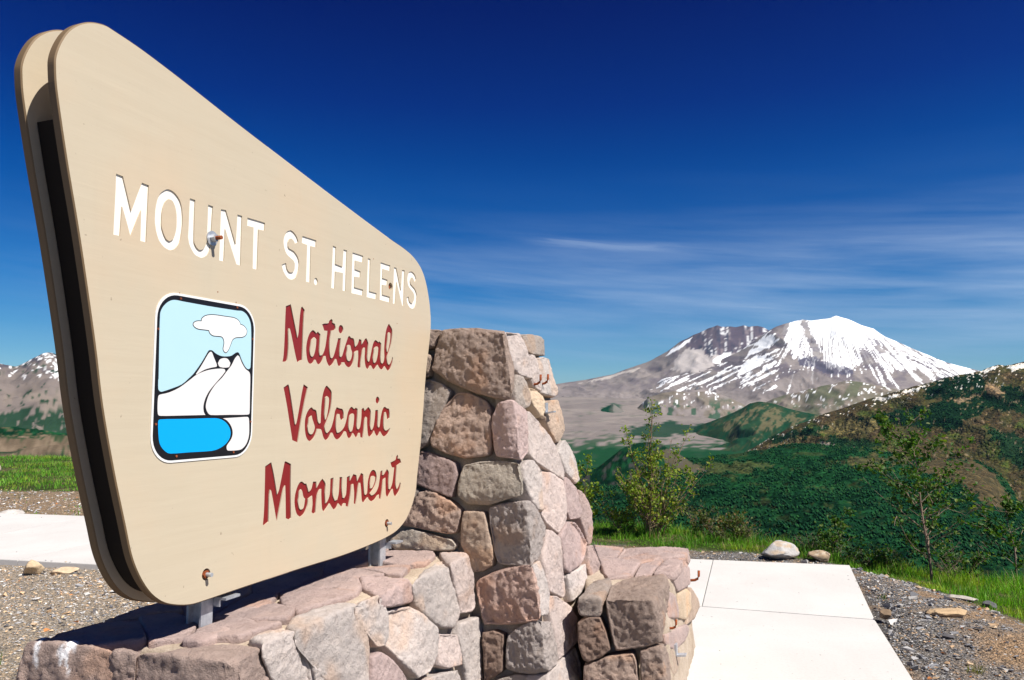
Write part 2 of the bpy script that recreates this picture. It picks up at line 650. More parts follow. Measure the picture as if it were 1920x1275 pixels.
def st_helens(front):
    def f(g):
        px, py = g['px'], g['py']
        n = fbm(px * .05, py * .08, 5, 5)
        C = lerp(np.broadcast_to(TAN, px.shape + (3,)), ROCKP, smooth(.35, .62, n) * smooth(760, 690, py) * .9)
        C = lerp(C, TAN2, smooth(.5, .75, fbm(px * .02, py * .1, 4, 8)) * .6)
        th = np.arctan2(px - 1545, (py - 520) * 1.0)
        rho = np.hypot(px - 1545, py - 520)
        st = fbm(th * 26 + .8 * fbm(px * .03, py * .03, 3, 2), rho * .010, 5, 21, .6)
        st2 = fbm(th * 60, rho * .016, 4, 33, .6)
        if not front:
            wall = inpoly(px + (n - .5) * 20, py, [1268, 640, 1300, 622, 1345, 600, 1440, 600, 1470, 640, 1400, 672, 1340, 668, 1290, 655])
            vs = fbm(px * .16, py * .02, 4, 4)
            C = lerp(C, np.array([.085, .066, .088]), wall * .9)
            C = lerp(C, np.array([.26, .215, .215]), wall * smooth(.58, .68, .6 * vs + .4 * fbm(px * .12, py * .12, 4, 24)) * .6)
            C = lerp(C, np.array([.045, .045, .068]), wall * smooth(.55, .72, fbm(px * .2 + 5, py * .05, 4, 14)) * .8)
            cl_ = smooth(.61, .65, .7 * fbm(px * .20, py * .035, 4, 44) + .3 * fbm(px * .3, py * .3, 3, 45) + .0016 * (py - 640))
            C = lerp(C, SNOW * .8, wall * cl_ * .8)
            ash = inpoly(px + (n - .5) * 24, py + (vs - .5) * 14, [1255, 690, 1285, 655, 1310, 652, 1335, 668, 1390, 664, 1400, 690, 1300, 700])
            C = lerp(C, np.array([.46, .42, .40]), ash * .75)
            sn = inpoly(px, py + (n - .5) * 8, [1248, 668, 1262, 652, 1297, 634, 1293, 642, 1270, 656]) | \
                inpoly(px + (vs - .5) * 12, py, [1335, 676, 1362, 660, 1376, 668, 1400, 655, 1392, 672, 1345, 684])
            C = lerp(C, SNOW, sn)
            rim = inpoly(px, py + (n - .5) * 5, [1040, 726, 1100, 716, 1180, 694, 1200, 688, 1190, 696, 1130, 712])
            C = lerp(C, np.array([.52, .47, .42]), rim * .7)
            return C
        dome = inpoly(px + (st2 - .5) * 26, py + (st - .5) * 34,
                      [1478, 560, 1560, 540, 1640, 600, 1700, 640, 1840, 688, 1850, 712, 1760, 708, 1700, 694, 1660, 690, 1630, 680, 1600, 690,
                       1572, 694, 1545, 676, 1520, 670, 1500, 672, 1486, 662, 1470, 640, 1466, 622])
        bias = np.where(dome, .44 - .20 * smooth(1640, 1720, px) - .22 * smooth(1520, 1485, px), -.02)
        low = smooth(700, 742, py)
        left = smooth(1470, 1440, px)
        sl = fbm((px * .42 + py * .9) * .21, (px * .9 - py * .42) * .022 + 1.2 * n, 5, 88, .55)
        strk = left * smooth(742, 728, py) * smooth(1170, 1260, px)
        bias = bias + np.where(~dome, strk * (sl - .535) * 2.2 - low * .12 - (1 - strk) * .05, 0)
        ribs = inpoly(px + (st2 - .5) * 10, py + (st - .5) * 10,
                      [1405, 655, 1440, 625, 1452, 632, 1440, 660, 1425, 685, 1400, 708, 1380, 706, 1392, 685])
        bias = np.where(ribs, .20 + (sl - .42) * 1.3, bias)
        s = .52 * st + .48 * st2 + bias
        s = s + .10 * (fbm(px * .22, py * .22, 3, 77) - .5)
        m = smooth(.535, .560, s)
        w_ = py * .89 - px * .46 + 10 * (n - .5)
        lines = fbm(w_ * .30, (px * .89 + py * .46) * .018, 5, 93, .62)
        bare = smooth(.545, .575, lines) * dome * (.15 + .85 * smooth(1640, 1715, px)) * smooth(640, 665, py)
        vert = fbm(th * 95, rho * .02, 4, 97, .6)
        bare = np.maximum(bare, smooth(.585, .605, vert) * dome * smooth(604, 650, py) * .95)
        m = m * (1 - bare)
        # bare streaks running down the snow dome
        for pl in ([1499, 598, 1512, 597, 1519, 620, 1531, 640, 1543, 676, 1528, 672, 1517, 645],
                   [1610, 652, 1630, 664, 1652, 688, 1640, 690, 1618, 676],
                   [1637, 636, 1648, 645, 1664, 664, 1652, 664, 1642, 652],
                   [1456, 606, 1480, 602, 1470, 640, 1482, 662, 1462, 640]):
            q = inpoly(px + (st2 - .5) * 12, py + (n - .5) * 12, pl)
            m = np.where(q, m * .12, m)
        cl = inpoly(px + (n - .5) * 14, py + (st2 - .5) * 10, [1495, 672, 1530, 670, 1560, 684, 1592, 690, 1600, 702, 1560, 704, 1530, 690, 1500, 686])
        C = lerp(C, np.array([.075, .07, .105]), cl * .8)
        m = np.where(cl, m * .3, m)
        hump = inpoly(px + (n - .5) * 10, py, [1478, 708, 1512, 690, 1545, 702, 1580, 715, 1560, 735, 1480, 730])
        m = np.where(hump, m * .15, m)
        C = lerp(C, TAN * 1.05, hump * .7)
        return lerp(C, SNOW, m)
    return f


S_BACK = [700, 752, 900, 738, 1040, 721, 1100, 712, 1150, 702, 1180, 690, 1215, 678, 1250, 660, 1275, 641, 1290, 634, 1300, 628, 1312, 624,
          1330, 615, 1338, 613, 1345, 610, 1352, 613, 1370, 612, 1378, 614, 1395, 610, 1405, 613, 1420, 611, 1432, 614, 1446, 622, 1480, 650,
          1560, 700, 1700, 720, 2300, 740]
S_FRONT = [900, 748, 1100, 742, 1180, 737, 1200, 735, 1256, 703, 1285, 694, 1311, 686, 1349, 675, 1385, 659, 1414, 639, 1430, 628, 1441, 620, 1456, 611,
           1470, 606, 1490, 601, 1505, 599, 1520, 601, 1540, 598.5, 1555, 597, 1563, 593.5, 1568, 592.5, 1576, 595, 1590, 599, 1600, 603, 1615, 610, 1628, 614, 1638, 617,
           1650, 626, 1660, 632, 1680, 640, 1700, 649, 1725, 660, 1750, 670, 1775, 680, 1800, 687, 1830, 694, 1900, 706, 2100, 730, 2300, 745]
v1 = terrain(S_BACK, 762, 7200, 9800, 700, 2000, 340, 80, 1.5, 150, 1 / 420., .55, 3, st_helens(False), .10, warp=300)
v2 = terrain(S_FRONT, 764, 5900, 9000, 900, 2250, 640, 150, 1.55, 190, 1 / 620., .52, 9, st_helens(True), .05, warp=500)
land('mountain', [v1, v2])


def plain_col(g):
    px, py = g['px'], g['py']
    n = fbm(px * .02, py * .12, 5, 3)
    C = lerp(np.broadcast_to(TAN * .86, px.shape + (3,)), TAN2 * .84, smooth(.35, .7, n))
    C = lerp(C, TAN * .72, smooth(.58, .72, fbm(px * .05, py * .4, 4, 12)) * .7)
    m = smooth(.54, .60, fbm(px * .05, py * .30, 6, 18, .6) + smooth(800, 850, py) * .30 - .12)
    C = lerp(C, MIDG * .8, m * (.30 + .6 * smooth(800, 840, py)))
    C = patch(g, C, [1170, 806, 1260, 790, 1330, 800, 1300, 812, 1260, 818, 1180, 820], DARKG * 1.6, .9, 12)
    C = patch(g, C, [1060, 850, 1120, 838, 1180, 842, 1260, 846, 1400, 840, 1400, 900, 1060, 900], MIDG * .7, .95, 10)
    C = patch(g, C, [1120, 770, 1150, 754, 1162, 760, 1163, 776], DARKG * 2.2, .8, 8)
    return C


S_PLAIN = [-500, 770, 300, 765, 800, 752, 1040, 744, 1150, 746, 1300, 752, 1400, 765, 1500, 770, 2300, 775]
land('valley_plain', [terrain(S_PLAIN, 900, 1900, 6400, -500, 2300, 320, 100, 1.0, 14, 1 / 260., .5, 5, plain_col, .2)])


def foot_col(g):
    px, py = g['px'], g['py']
    n = fbm(px * .06, py * .1, 5, 4)
    C = lerp(np.broadcast_to(np.array([.17, .145, .115]), px.shape + (3,)), TAN, smooth(.4, .65, n))
    C = lerp(C, DARKG * 2.5, smooth(.56, .64, fbm(px * .09, py * .07, 4, 6)) * .8 * smooth(740, 765, py))
    C = lerp(C, SNOW, smooth(.66, .70, fbm(px * .22, py * .12, 4, 9)) * smooth(770, 750, py))
    return C


land('hill', [terrain([1100, 800, 1180, 778, 1215, 746, 1240, 737, 1265, 733, 1300, 735, 1330, 734, 1360, 742, 1390, 756, 1420, 775, 1460, 800],
                      798, 4300, 5000, 1100, 1460, 160, 50, .8, 60, 1 / 160., .55, 14, foot_col, .1, warp=120),
             terrain([1090, 800, 1110, 778, 1130, 766, 1150, 757, 1165, 768, 1190, 782], 786, 4400, 4700, 1090, 1190, 80, 30, .8, 20, 1 / 100., .5, 15,
                     lambda g: lerp(np.broadcast_to(DARKG * 1.8, g['px'].shape + (3,)), TAN, smooth(1140, 1156, g['px'] + 10 * (fbm(g['px'] * .2, g['py'] * .2, 3, 2) - .5)) * .7), .1)])


def mid_col(g):
    px, py = g['px'], g['py']
    n = fbm(px * .05, py * .09, 5, 41)
    C = lerp(np.broadcast_to(np.array([.150, .135, .100]), px.shape + (3,)), np.array([.21, .175, .145]), smooth(.4, .65, n))
    C = lerp(C, np.array([.095, .105, .06]), smooth(.5, .65, fbm(px * .04, py * .06, 4, 16)) * .8)
    gul = smooth(.56, .66, fbm(px * .05 + py * .03, py * .05 - px * .03, 4, 26)) * smooth(740, 775, py)
    C = lerp(C, DARKG * 2.2, gul * .9)
    up = smooth(775, 735, py)
    s = fbm(px * .10 + py * .09, py * .15 - px * .06, 5, 36, .6)
    s2 = fbm(px * .10 - py * .09, py * .15 + px * .06, 5, 46, .6)
    s = s + .12 * (fbm(px * .3, py * .4, 3, 56) - .5)
    s2 = s2 + .12 * (fbm(px * .3, py * .4, 3, 57) - .5)
    return lerp(C, SNOW, np.maximum(smooth(.72, .73, s), smooth(.715, .725, s2)) * up)


land('ridge', [terrain([1330, 800, 1385, 778, 1420, 762, 1450, 747, 1475, 740, 1500, 735, 1520, 729, 1540, 723, 1560, 720, 1590, 714, 1615, 717, 1640, 722,
                        1660, 727, 1700, 733, 1760, 742, 1850, 752, 2300, 790], 806, 3700, 5300, 1330, 2200, 320, 90, .95, 130, 1 / 330., .55, 22, mid_col, .06, warp=260)])


def spur_col(g):
    px, py = g['px'], g['py']
    n = fbm(px * .05, py * .09, 5, 51)
    C = lerp(np.broadcast_to(np.array([.018, .040, .018]), px.shape + (3,)), np.array([.040, .054, .026]), smooth(.4, .65, n))
    for pl in ([1352, 800, 1372, 785, 1395, 770, 1440, 762, 1500, 775, 1460, 800, 1430, 812, 1420, 830, 1395, 815, 1370, 820],
               [1470, 790, 1540, 775, 1600, 775, 1580, 800, 1500, 810]):
        C = patch(g, C, pl, np.array([.125, .11, .060]), .8, 12, .16, 5)
    sl = smooth(.52, .60, fbm(px * .07 + py * .07, py * .03 - px * .02, 4, 61)) * smooth(1340, 1400, px)
    sl = np.maximum(sl, smooth(.54, .58, fbm(px * .25 + py * .2, py * .12, 4, 63)))
    C = lerp(C, DARKG * 1.6, sl * .9)
    C = patch(g, C, [1300, 872, 1420, 862, 1520, 850, 1500, 862, 1400, 876], np.array([.10, .11, .05]), .5, 18, .08, 8)
    return C * (.8 + .4 * fbm(px * .35, py * .4, 3, 71))[..., None]


land('ridge', [terrain([1150, 905, 1200, 868, 1240, 838, 1270, 815, 1290, 806, 1315, 797, 1340, 788, 1365, 778, 1390, 766, 1405, 756, 1425, 752, 1450, 756,
                        1480, 766, 1520, 775, 1600, 790, 1700, 800, 2300, 850], 905, 2250, 3500, 1150, 2200, 320, 90, 1.05, 90, 1 / 230., .55, 31, spur_col, .06, warp=200)])


def big_col(g):
    px, py = g['px'], g['py']
    n = fbm(px * .045, py * .08, 6, 81)
    n2 = fbm(px * .11, py * .16, 5, 91)
    C = lerp(np.broadcast_to(BROWN * .62, px.shape + (3,)), OLIVE * .66, smooth(.38, .62, n))
    C = lerp(C, np.array([.06, .095, .022]), smooth(.56, .70, fbm(px * .03, py * .05, 4, 95)) * .8 * smooth(730, 790, py))
    C = lerp(C, np.array([.045, .045, .024]), smooth(.54, .66, n2) * .75)
    # conifer stands
    C = patch(g, C, [1735, 725, 1780, 708, 1835, 700, 1850, 712, 1846, 738, 1870, 742, 1900, 760, 1880, 775, 1850, 762, 1790, 752, 1735, 748], DARKG * .75, .95, 14, .12, 4)
    C = patch(g, C, [1600, 790, 1660, 775, 1720, 765, 1790, 752, 1850, 758, 1845, 772, 1815, 785, 1790, 805, 1740, 803, 1700, 800, 1660, 795], DARKG * .9, .95, 16, .08, 6)
    C = patch(g, C, [1880, 722, 1960, 735, 1980, 790, 1900, 770, 1878, 745], DARKG * .9, .9, 14, .1, 7)
    C = patch(g, C, [1450, 815, 1520, 800, 1560, 800, 1540, 812, 1500, 826, 1440, 836], DARKG * 1.3, .85, 14, .1, 9)
    C = patch(g, C, [1500, 840, 1560, 822, 1640, 826, 1660, 838, 1560, 852], DARKG * 1.2, .85, 18, .1, 10)
    C = patch(g, C, [1850, 800, 1900, 815, 1980, 850, 1980, 900, 1880, 862], DARKG * 1.3, .85, 14, .1, 12)
    # dry slopes and scars
    C = patch(g, C, [1530, 808, 1580, 790, 1640, 786, 1650, 800, 1630, 812, 1580, 815], np.array([.13, .115, .052]), .8, 16, .08, 13)
    C = patch(g, C, [1430, 835, 1480, 822, 1520, 815, 1500, 830, 1450, 842], np.array([.17, .14, .07]), .7, 12, .1, 14)
    C = patch(g, C, [1846, 718, 1870, 722, 1884, 738, 1870, 742, 1848, 735], np.array([.26, .19, .12]), .9, 6, .15, 15)
    C = patch(g, C, [1525, 838, 1552, 828, 1568, 836, 1560, 852, 1535, 858], np.array([.17, .16, .155]), .9, 7, .12, 16)
    C = patch(g, C, [1786, 750, 1830, 742, 1842, 741, 1800, 756], np.array([.24, .18, .12]), .8, 5, .15, 17)
    C = lerp(C, np.array([.24, .19, .13]), smooth(.74, .77, fbm(px * .10, py * .30, 4, 99)) * .7)
    # snow left along the crest
    top = np.clip(1 - (1 - g['t']) / .22, 0, 1)
    s = fbm(px * .16, py * .42, 5, 101, .6)
    C = lerp(C, SNOW, smooth(.72, .735, s + (top - .6) * .06 + .1 * (fbm(px * .35, py * .5, 3, 103) - .5)) * smooth(.1, .5, top))
    C = patch(g, C, [1838, 697, 1872, 684, 1870, 688, 1848, 700], SNOW, .95, 4, .2, 19)
    C = patch(g, C, [1690, 734, 1720, 726, 1740, 720, 1730, 728, 1700, 738], SNOW, .8, 6, .25, 20)
    C = patch(g, C, [1640, 747, 1690, 738, 1688, 742, 1650, 752], SNOW, .8, 6, .25, 23)
    C = patch(g, C, [1890, 686, 1930, 680, 1930, 690, 1895, 696], SNOW, .8, 6, .25, 24)
    return C


S_BIG = [1250, 930, 1300, 900, 1350, 872, 1400, 846, 1440, 823, 1460, 813, 1480, 802, 1508, 791, 1525, 785, 1539, 777, 1560, 770, 1580, 764, 1600, 757, 1628, 748,
         1645, 745, 1665, 738, 1685, 733, 1700, 729, 1718, 723, 1735, 719, 1755, 713, 1771, 708, 1785, 706, 1800, 702, 1815, 701, 1831, 696.5, 1840, 696, 1850, 691,
         1862, 687, 1872, 684, 1885, 686, 1900, 683, 1910, 681, 1920, 679, 1950, 674, 2000, 668, 2300, 650]
v5 = terrain(S_BIG, 1010, 1250, 2150, 1250, 2250, 520, 180, 1.0, 62, 1 / 130., .55, 41, big_col, .05, warp=110)
land('hill', [v5], 'wooded')


def val_col(g):
    px, py = g['px'], g['py']
    n = fbm(px * .03, py * .07, 5, 111)
    tree = fbm(px * .30, py * .45, 4, 113)
    C = lerp(np.broadcast_to(DARKG * 1.15, px.shape + (3,)), DARKG * .55, smooth(.46, .62, tree))
    C = lerp(C, MIDG * .8, smooth(.48, .66, n + .18 * smooth(960, 880, py)) * .8)
    C = lerp(C, OLIVE * .6, smooth(.60, .72, fbm(px * .05, py * .14, 4, 117)) * .4)
    C = patch(g, C, [1440, 1010, 1500, 998, 1580, 1002, 1620, 1040, 1560, 1060, 1430, 1060], np.array([.020, .05, .020]), .85, 12, .08, 5)
    C = patch(g, C, [1715, 868, 1760, 860, 1820, 862, 1860, 885, 1890, 925, 1905, 965, 1860, 950, 1800, 905, 1740, 895], np.array([.080, .062, .038]), .85, 16, .09, 6)
    C = patch(g, C, [1560, 868, 1620, 855, 1700, 850, 1720, 862, 1640, 876], np.array([.085, .075, .04]), .7, 18, .09, 7)
    C = patch(g, C, [1300, 872, 1400, 866, 1460, 870, 1420, 885, 1330, 890], np.array([.07, .085, .035]), .6, 16, .09, 8)
    return C * (.85 + .3 * fbm(px * .2, py * .4, 3, 127))[..., None]


S_VAL = [-500, 912, 560, 905, 900, 900, 1000, 892, 1060, 888, 1080, 884, 1110, 880, 1180, 868, 1250, 862, 1320, 858, 1400, 848, 1470, 836, 1500, 832, 1560, 836, 1620, 842, 1660, 848,
         1700, 856, 1750, 862, 1800, 860, 1830, 864, 1860, 882, 1885, 912, 1910, 945, 1940, 985, 2000, 1005, 2300, 1040]
v6 = terrain(S_VAL, 1085, 480, 1280, -500, 2250, 760, 140, 1.15, 16, 1 / 60., .55, 55, val_col, .12, Yfront=(15, -2.6, 40), warp=60)
land('valley_floor', [v6], 'wooded')


def knoll_col(g):
    px, py = g['px'], g['py']
    C = lerp(np.broadcast_to(DARKG * .9, px.shape + (3,)), MIDG * .7, smooth(.5, .64, fbm(px * .08, py * .1, 4, 121)))
    C = patch(g, C, [1225, 845, 1262, 838, 1310, 872, 1350, 900, 1290, 890], np.array([.085, .07, .045]), .8, 14, .1, 6)
    return lerp(C, np.array([.07, .06, .06]), smooth(.62, .68, fbm(px * .1, py * .08, 4, 125)) * .6)


land('hill', [terrain([1040, 912, 1080, 902, 1110, 886, 1140, 862, 1165, 842, 1190, 832, 1215, 829, 1240, 834, 1270, 850, 1300, 868, 1340, 888, 1390, 905],
                      1010, 900, 1080, 1040, 1390, 160, 40, .8, 16, 1 / 45., .55, 57, knoll_col, .15, warp=30)])


# left side of the view
def lmount_col(g):
    px, py = g['px'], g['py']
    n = fbm(px * .05, py * .08, 5, 131)
    C = lerp(np.broadcast_to(np.array([.18, .150, .135]), px.shape + (3,)), np.array([.085, .075, .09]), smooth(.45, .65, n) * smooth(720, 680, py))
    C = lerp(C, np.array([.20, .165, .14]), smooth(.5, .7, fbm(px * .03, py * .03, 4, 133)))
    C = lerp(C, DARKG * 1.5, smooth(.50, .56, fbm(px * .09 + py * .05, py * .12 - px * .03, 6, 137, .62) + smooth(752, 796, py) * .34 - .12) * .92)
    s = .75 * fbm(px * .09 - py * .10, py * .20 + px * .07, 6, 141, .6) + .25 * fbm(px * .25, py * .25, 4, 147)
    s = s + .07 * smooth(70, 110, px) * smooth(735, 700, py) - .3 * smooth(705, 735, py) - .05 * smooth(60, 20, px)
    return lerp(C, SNOW, smooth(.585, .60, s))


land('mountain', [terrain([-500, 705, -200, 690, -60, 694, 0, 682, 14, 685, 30, 688, 45, 682, 60, 673, 72, 667, 80, 663, 90, 661, 100, 662, 112, 668, 130, 672, 170, 668, 230, 684,
                           320, 700, 450, 724, 600, 745, 800, 775, 1050, 805], 838, 1700, 4300, -500, 1050, 380, 100, 1.25, 110, 1 / 300., .55, 61, lmount_col, .05, warp=200, sink=(620, 1040, 330))])


def lridge_col(g):
    px, py = g['px'], g['py']
    C = lerp(np.broadcast_to(DARKG * 1.1, px.shape + (3,)), MIDG, smooth(.5, .64, fbm(px * .08, py * .12, 4, 151)))
    return lerp(C, np.array([.12, .10, .06]), smooth(.57, .63, fbm(px * .10, py * .35, 5, 153, .6) + smooth(812, 826, py) * .15 - .05) * .8)


def lslope_col(g):
    px, py = g['px'], g['py']
    C = lerp(np.broadcast_to(np.array([.125, .095, .065]), px.shape + (3,)), np.array([.19, .145, .10]), smooth(.42, .62, fbm(px * .08, py * .2, 5, 161)))
    C = lerp(C, DARKG * 1.4, smooth(.62, .66, fbm(g['X'] * .3, g['Y'] * .16, 4, 163)))
    C = C * (.7 + .6 * fbm(px * .5, py * .7, 3, 169))[..., None]
    return lerp(C, MIDG * .7, smooth(.56, .62, fbm(px * .12, py * .4, 5, 167, .6) + smooth(835, 818, py) * .2 - .1) * .8)


land('hill', [terrain([-500, 800, -100, 800, 0, 803, 40, 804, 70, 808, 100, 812, 140, 814, 200, 818, 400, 826, 650, 838, 900, 845, 1050, 846], 850, 300, 760, -500, 1050, 300, 50, .9, 14, 1 / 45., .5, 65, lridge_col, .2, warp=30, sink=(560, 1000, 130)),
              terrain([-500, 812, 0, 822, 60, 822, 100, 818, 150, 824, 300, 830, 700, 846, 900, 862, 1050, 872], 880, 25, 230, -500, 1050, 300, 70, 1.0, 3.0, 1 / 18., .5, 67, lslope_col, .2, warp=8, sink=(560, 960, 45))])

# scattered conifers on the near hillsides, read as one far-off wood
def conifers():
    rg = np.random.default_rng(5)
    pts, hs_, dk = [], [], []
    for (v, f, c), n, hh, dens, d_ in ((v6, 24000, 2.6, DARKG * 1.7, 1.35), (v5, 9000, 3.4, DARKG * 1.5, 1.05)):
        i = rg.integers(0, len(v), n * 8)
        p = v[i]
        px, py = to_px(p[:, 0], p[:, 1], p[:, 2])
        ok = (c[i].sum(1) < dens.sum() * 1.25) & (px > 1040) & (px < 1990) & (py < 1060) & (p[:, 1] > 150)
        ok &= rg.random(len(i)) > .30 * smooth(900, 980, py)
        ok &= fbm(px * .05, py * .09, 4, 411) + .25 * (rg.random(len(i)) - .5) > .46
        i = i[ok][:n]
        pts.append(v[i])
        hs_.append(hh * (0.45 + 0.9 * rg.random(len(i)) ** 1.5))
        dk.append(np.full(len(i), d_))
    P = np.concatenate(pts)
    Hh = np.concatenate(hs_)
    Dk = np.concatenate(dk)
    P[:, :2] += rg.normal(0, 2.5, (len(P), 2))
    k = 5
    ang = np.linspace(0, 2 * math.pi, k, endpoint=False)
    r = Hh * (0.34 + 0.22 * rg.random(len(P)))
    V = np.zeros((len(P), k + 2, 3))
    rot = rg.random(len(P)) * 6.28
    rj = r[:, None] * rg.uniform(.7, 1.3, (len(P), k))
    V[:, :k, 0] = P[:, None, 0] + rj * np.cos(ang[None] + rot[:, None])
    V[:, :k, 1] = P[:, None, 1] + rj * np.sin(ang[None] + rot[:, None])
    V[:, :k, 2] = (P[:, 2] + Hh * .42)[:, None]
    V[:, k] = P + np.stack([0 * Hh, 0 * Hh, Hh], -1)
    V[:, k + 1] = P - np.array([0, 0, .5])
    b = (np.arange(len(P)) * (k + 2))[:, None]
    j = np.arange(k)
    j1 = (j + 1) % k
    top = np.broadcast_to(b + k, (len(P), k))
    Fc = np.concatenate([np.stack([b + j, b + j1, top], -1).reshape(-1, 3), np.stack([b + j1, b + j, top + 1], -1).reshape(-1, 3)])
    t = rg.random(len(P)) ** 3.0 * .8
    base = lerp(np.broadcast_to(DARKG * 1.0, (len(P), 3)), np.array([.022, .085, .022]), t) * Dk[:, None]
    Cc = np.repeat(base, k + 2, 0)
    o = link('forest', np_mesh('forest', V.reshape(-1, 3), Fc, True, Cc), M['conifer'])
    tag(o, 'dark green forest covering the far hillsides', 'forest', kind='stuff')


conifers()

# ---------------------------------------------------------------- near ground
EDGE = [(-40, 24.5), (-12, 23.5), (-6, 20), (-2.5, 14), (-0.5, 10.2), (0.5, 9.9), (1.2, 9.75), (1.9, 9.3), (2.5, 8.7), (3.0, 8.35), (3.6, 8.0), (4.6, 7.9), (6.2, 7.6), (9, 6.5), (12, 2), (13, -6)]
GRAV = [(-40, 14.2), (-7, 14), (-3, 12.6), (-0.8, 9.6), (0.488, 9.05), (0.9, 8.64), (1.85, 8.32), (2.55, 8.08), (2.9, 7.78), (3.22, 7.50), (3.46, 7.0), (3.56, 6.5), (3.58, 6.05),
        (3.62, 5.6), (3.78, 5.0), (4.05, 4.2), (4.3, 2.0), (4.4, -6)]


def side(x, y, line):
    """signed distance to a polyline, positive beyond it (away from the camera side)"""
    P = np.array(line, float)
    best = np.full(np.shape(x), 1e9)
    sgn = np.ones(np.shape(x))
    for (ax, ay), (bx, by) in zip(P[:-1], P[1:]):
        dx, dy = bx - ax, by - ay
        t = np.clip(((x - ax) * dx + (y - ay) * dy) / (dx * dx + dy * dy), 0, 1)
        ex, ey = x - ax - t * dx, y - ay - t * dy
        d = np.hypot(ex, ey)
        s = np.sign(dx * ey - dy * ex)
        m = d < best - 1e-9
        sgn = np.where(m, s, sgn)
        best = np.minimum(best, d)
    return best * np.where(sgn == 0, 1, sgn)


PATH_R = [(.62, 1.2), (.57, 4.2), (.74, 6.6), (0.77, 8.03), (3.187, 7.527), (2.205, 4.449), (1.17, 1.2)]
PATH_L = [(-14.0, 9.70), (-14.0, 12.2), (-5.585, 10.323), (-1.6, 9.42), (-2.3, 6.99), (-4.866, 7.577)]


def ground_z(x, y):
    e = side(x, y, EDGE)
    g = side(x, y, GRAV)
    z = 0.03 * (fbm(x * .8, y * .8, 4, 201) - .5) + 0.012 * (fbm(x * 5, y * 5, 3, 203) - .5)
    right = smooth(2.9, 3.6, x)
    z = z - smooth(-.45, 1.0, g) * right * (.16 + .05 * smooth(3.3, 5, x)) - np.clip(g - .8, 0, 9) * right * .05
    z = z - np.clip(e, 0, 1.2) ** 1.5 * .22 - np.clip(e - 1.2, 0, 60) * .55 * smooth(-9, -3, x) - np.clip(e - 1, 0, 60) * .05 * smooth(-3, -9, x)
    z = z + .05 * np.exp(-((x - 3.0) / .5) ** 2 - ((y - 5.6) / 1.2) ** 2)
    return z


def build_ground():
    xs = np.concatenate([np.linspace(-36, -9, 70)[:-1], np.linspace(-9, 9, 190), np.linspace(9, 16, 30)[1:]])
    ys = np.concatenate([np.linspace(-6, 3, 20)[:-1], np.linspace(3, 12, 120), np.linspace(12, 34, 70)[1:]])
    Y, X = np.meshgrid(ys, xs, indexing='ij')
    Zg = ground_z(X, Y)
    for P_, dz, lim in ((PATH_R, .10, -.006), (PATH_L, .05, .01)):
        ring = P_ + P_[:1]
        d = np.abs(side(X, Y, ring))
        ins = inpoly(X, Y, P_)
        Zg = np.where(ins | (d < .14), np.minimum(Zg, lim), Zg)
        Zg = np.where(ins & (d > .10), lim - dz, Zg)
    g = side(X, Y, GRAV)
    n = fbm(X * 1.1, Y * 1.1, 5, 211)
    n2 = fbm(X * 3.3, Y * 3.3, 4, 213)
    grey = np.array([.22, .215, .21])
    tan = np.array([.40, .275, .165])
    soil = np.array([.050, .085, .018])
    C = lerp(np.broadcast_to(grey, X.shape + (3,)), tan, smooth(.46, .66, .6 * n + .4 * n2) * .85)
    leftm = smooth(-1, -3, X)
    C = lerp(C, np.array([.46, .40, .32]), leftm * .8)
    C = lerp(C, np.array([.36, .275, .19]), smooth(9.2, 10.4, Y) * leftm)
    dirt = np.array([.34, .25, .17])
    C = lerp(C, soil, smooth(.60, .68, n2 * .5 + n * .5) * smooth(10, 11, Y) * leftm * .7)
    gm = smooth(-.05, .22, g + .5 * (n2 - .5))
    C = lerp(C, lerp(np.broadcast_to(soil, X.shape + (3,)), dirt * .7, smooth(.55, .7, n2) * .6), gm)
    n0, n1 = X.shape
    idx = np.arange(n0 * n1).reshape(n0, n1)
    Fc = np.stack([idx[:-1, :-1], idx[:-1, 1:], idx[1:, 1:], idx[1:, :-1]], -1).reshape(-1, 4)
    o = link('ground', np_mesh('ground', np.stack([X, Y, Zg], -1).reshape(-1, 3), Fc, True, C.reshape(-1, 3)), M['ground'])
    o['kind'] = 'structure'


build_ground()


def slab_mesh(poly, z0, z1, r=0.004):
    """a cast slab: outline polygon, eased top arris, fine enough to take the light"""
    bm = bmesh.new()
    vs = [bm.verts.new((x, y, z1)) for x, y in poly]
    f = bm.faces.new(vs)
    if f.normal.z < 0:
        f.normal_flip()
    ext = bmesh.ops.extrude_face_region(bm, geom=[f])
    for v in [e for e in ext['geom'] if isinstance(e, bmesh.types.BMVert)]:
        v.co.z = z0
    bmesh.ops.recalc_face_normals(bm, faces=bm.faces)
    ed = [e for e in bm.edges if all(abs(v.co.z - z1) < 1e-6 for v in e.verts)]
    bmesh.ops.bevel(bm, geom=ed, offset=r, segments=2, affect='EDGES')
    me = bpy.data.meshes.new('concrete_slab')
    bm.to_mesh(me)
    bm.free()
    return me


def clip_slabs(name, polys, z0, z1):
    p = empty(name)
    p['kind'] = 'structure'
    for q in polys:
        c = (sum(a for a, b in q) / len(q), sum(b for a, b in q) / len(q), z0)
        link('concrete_slab', slab_mesh(q, z0, z1), M['concrete'], p, c)
    return p


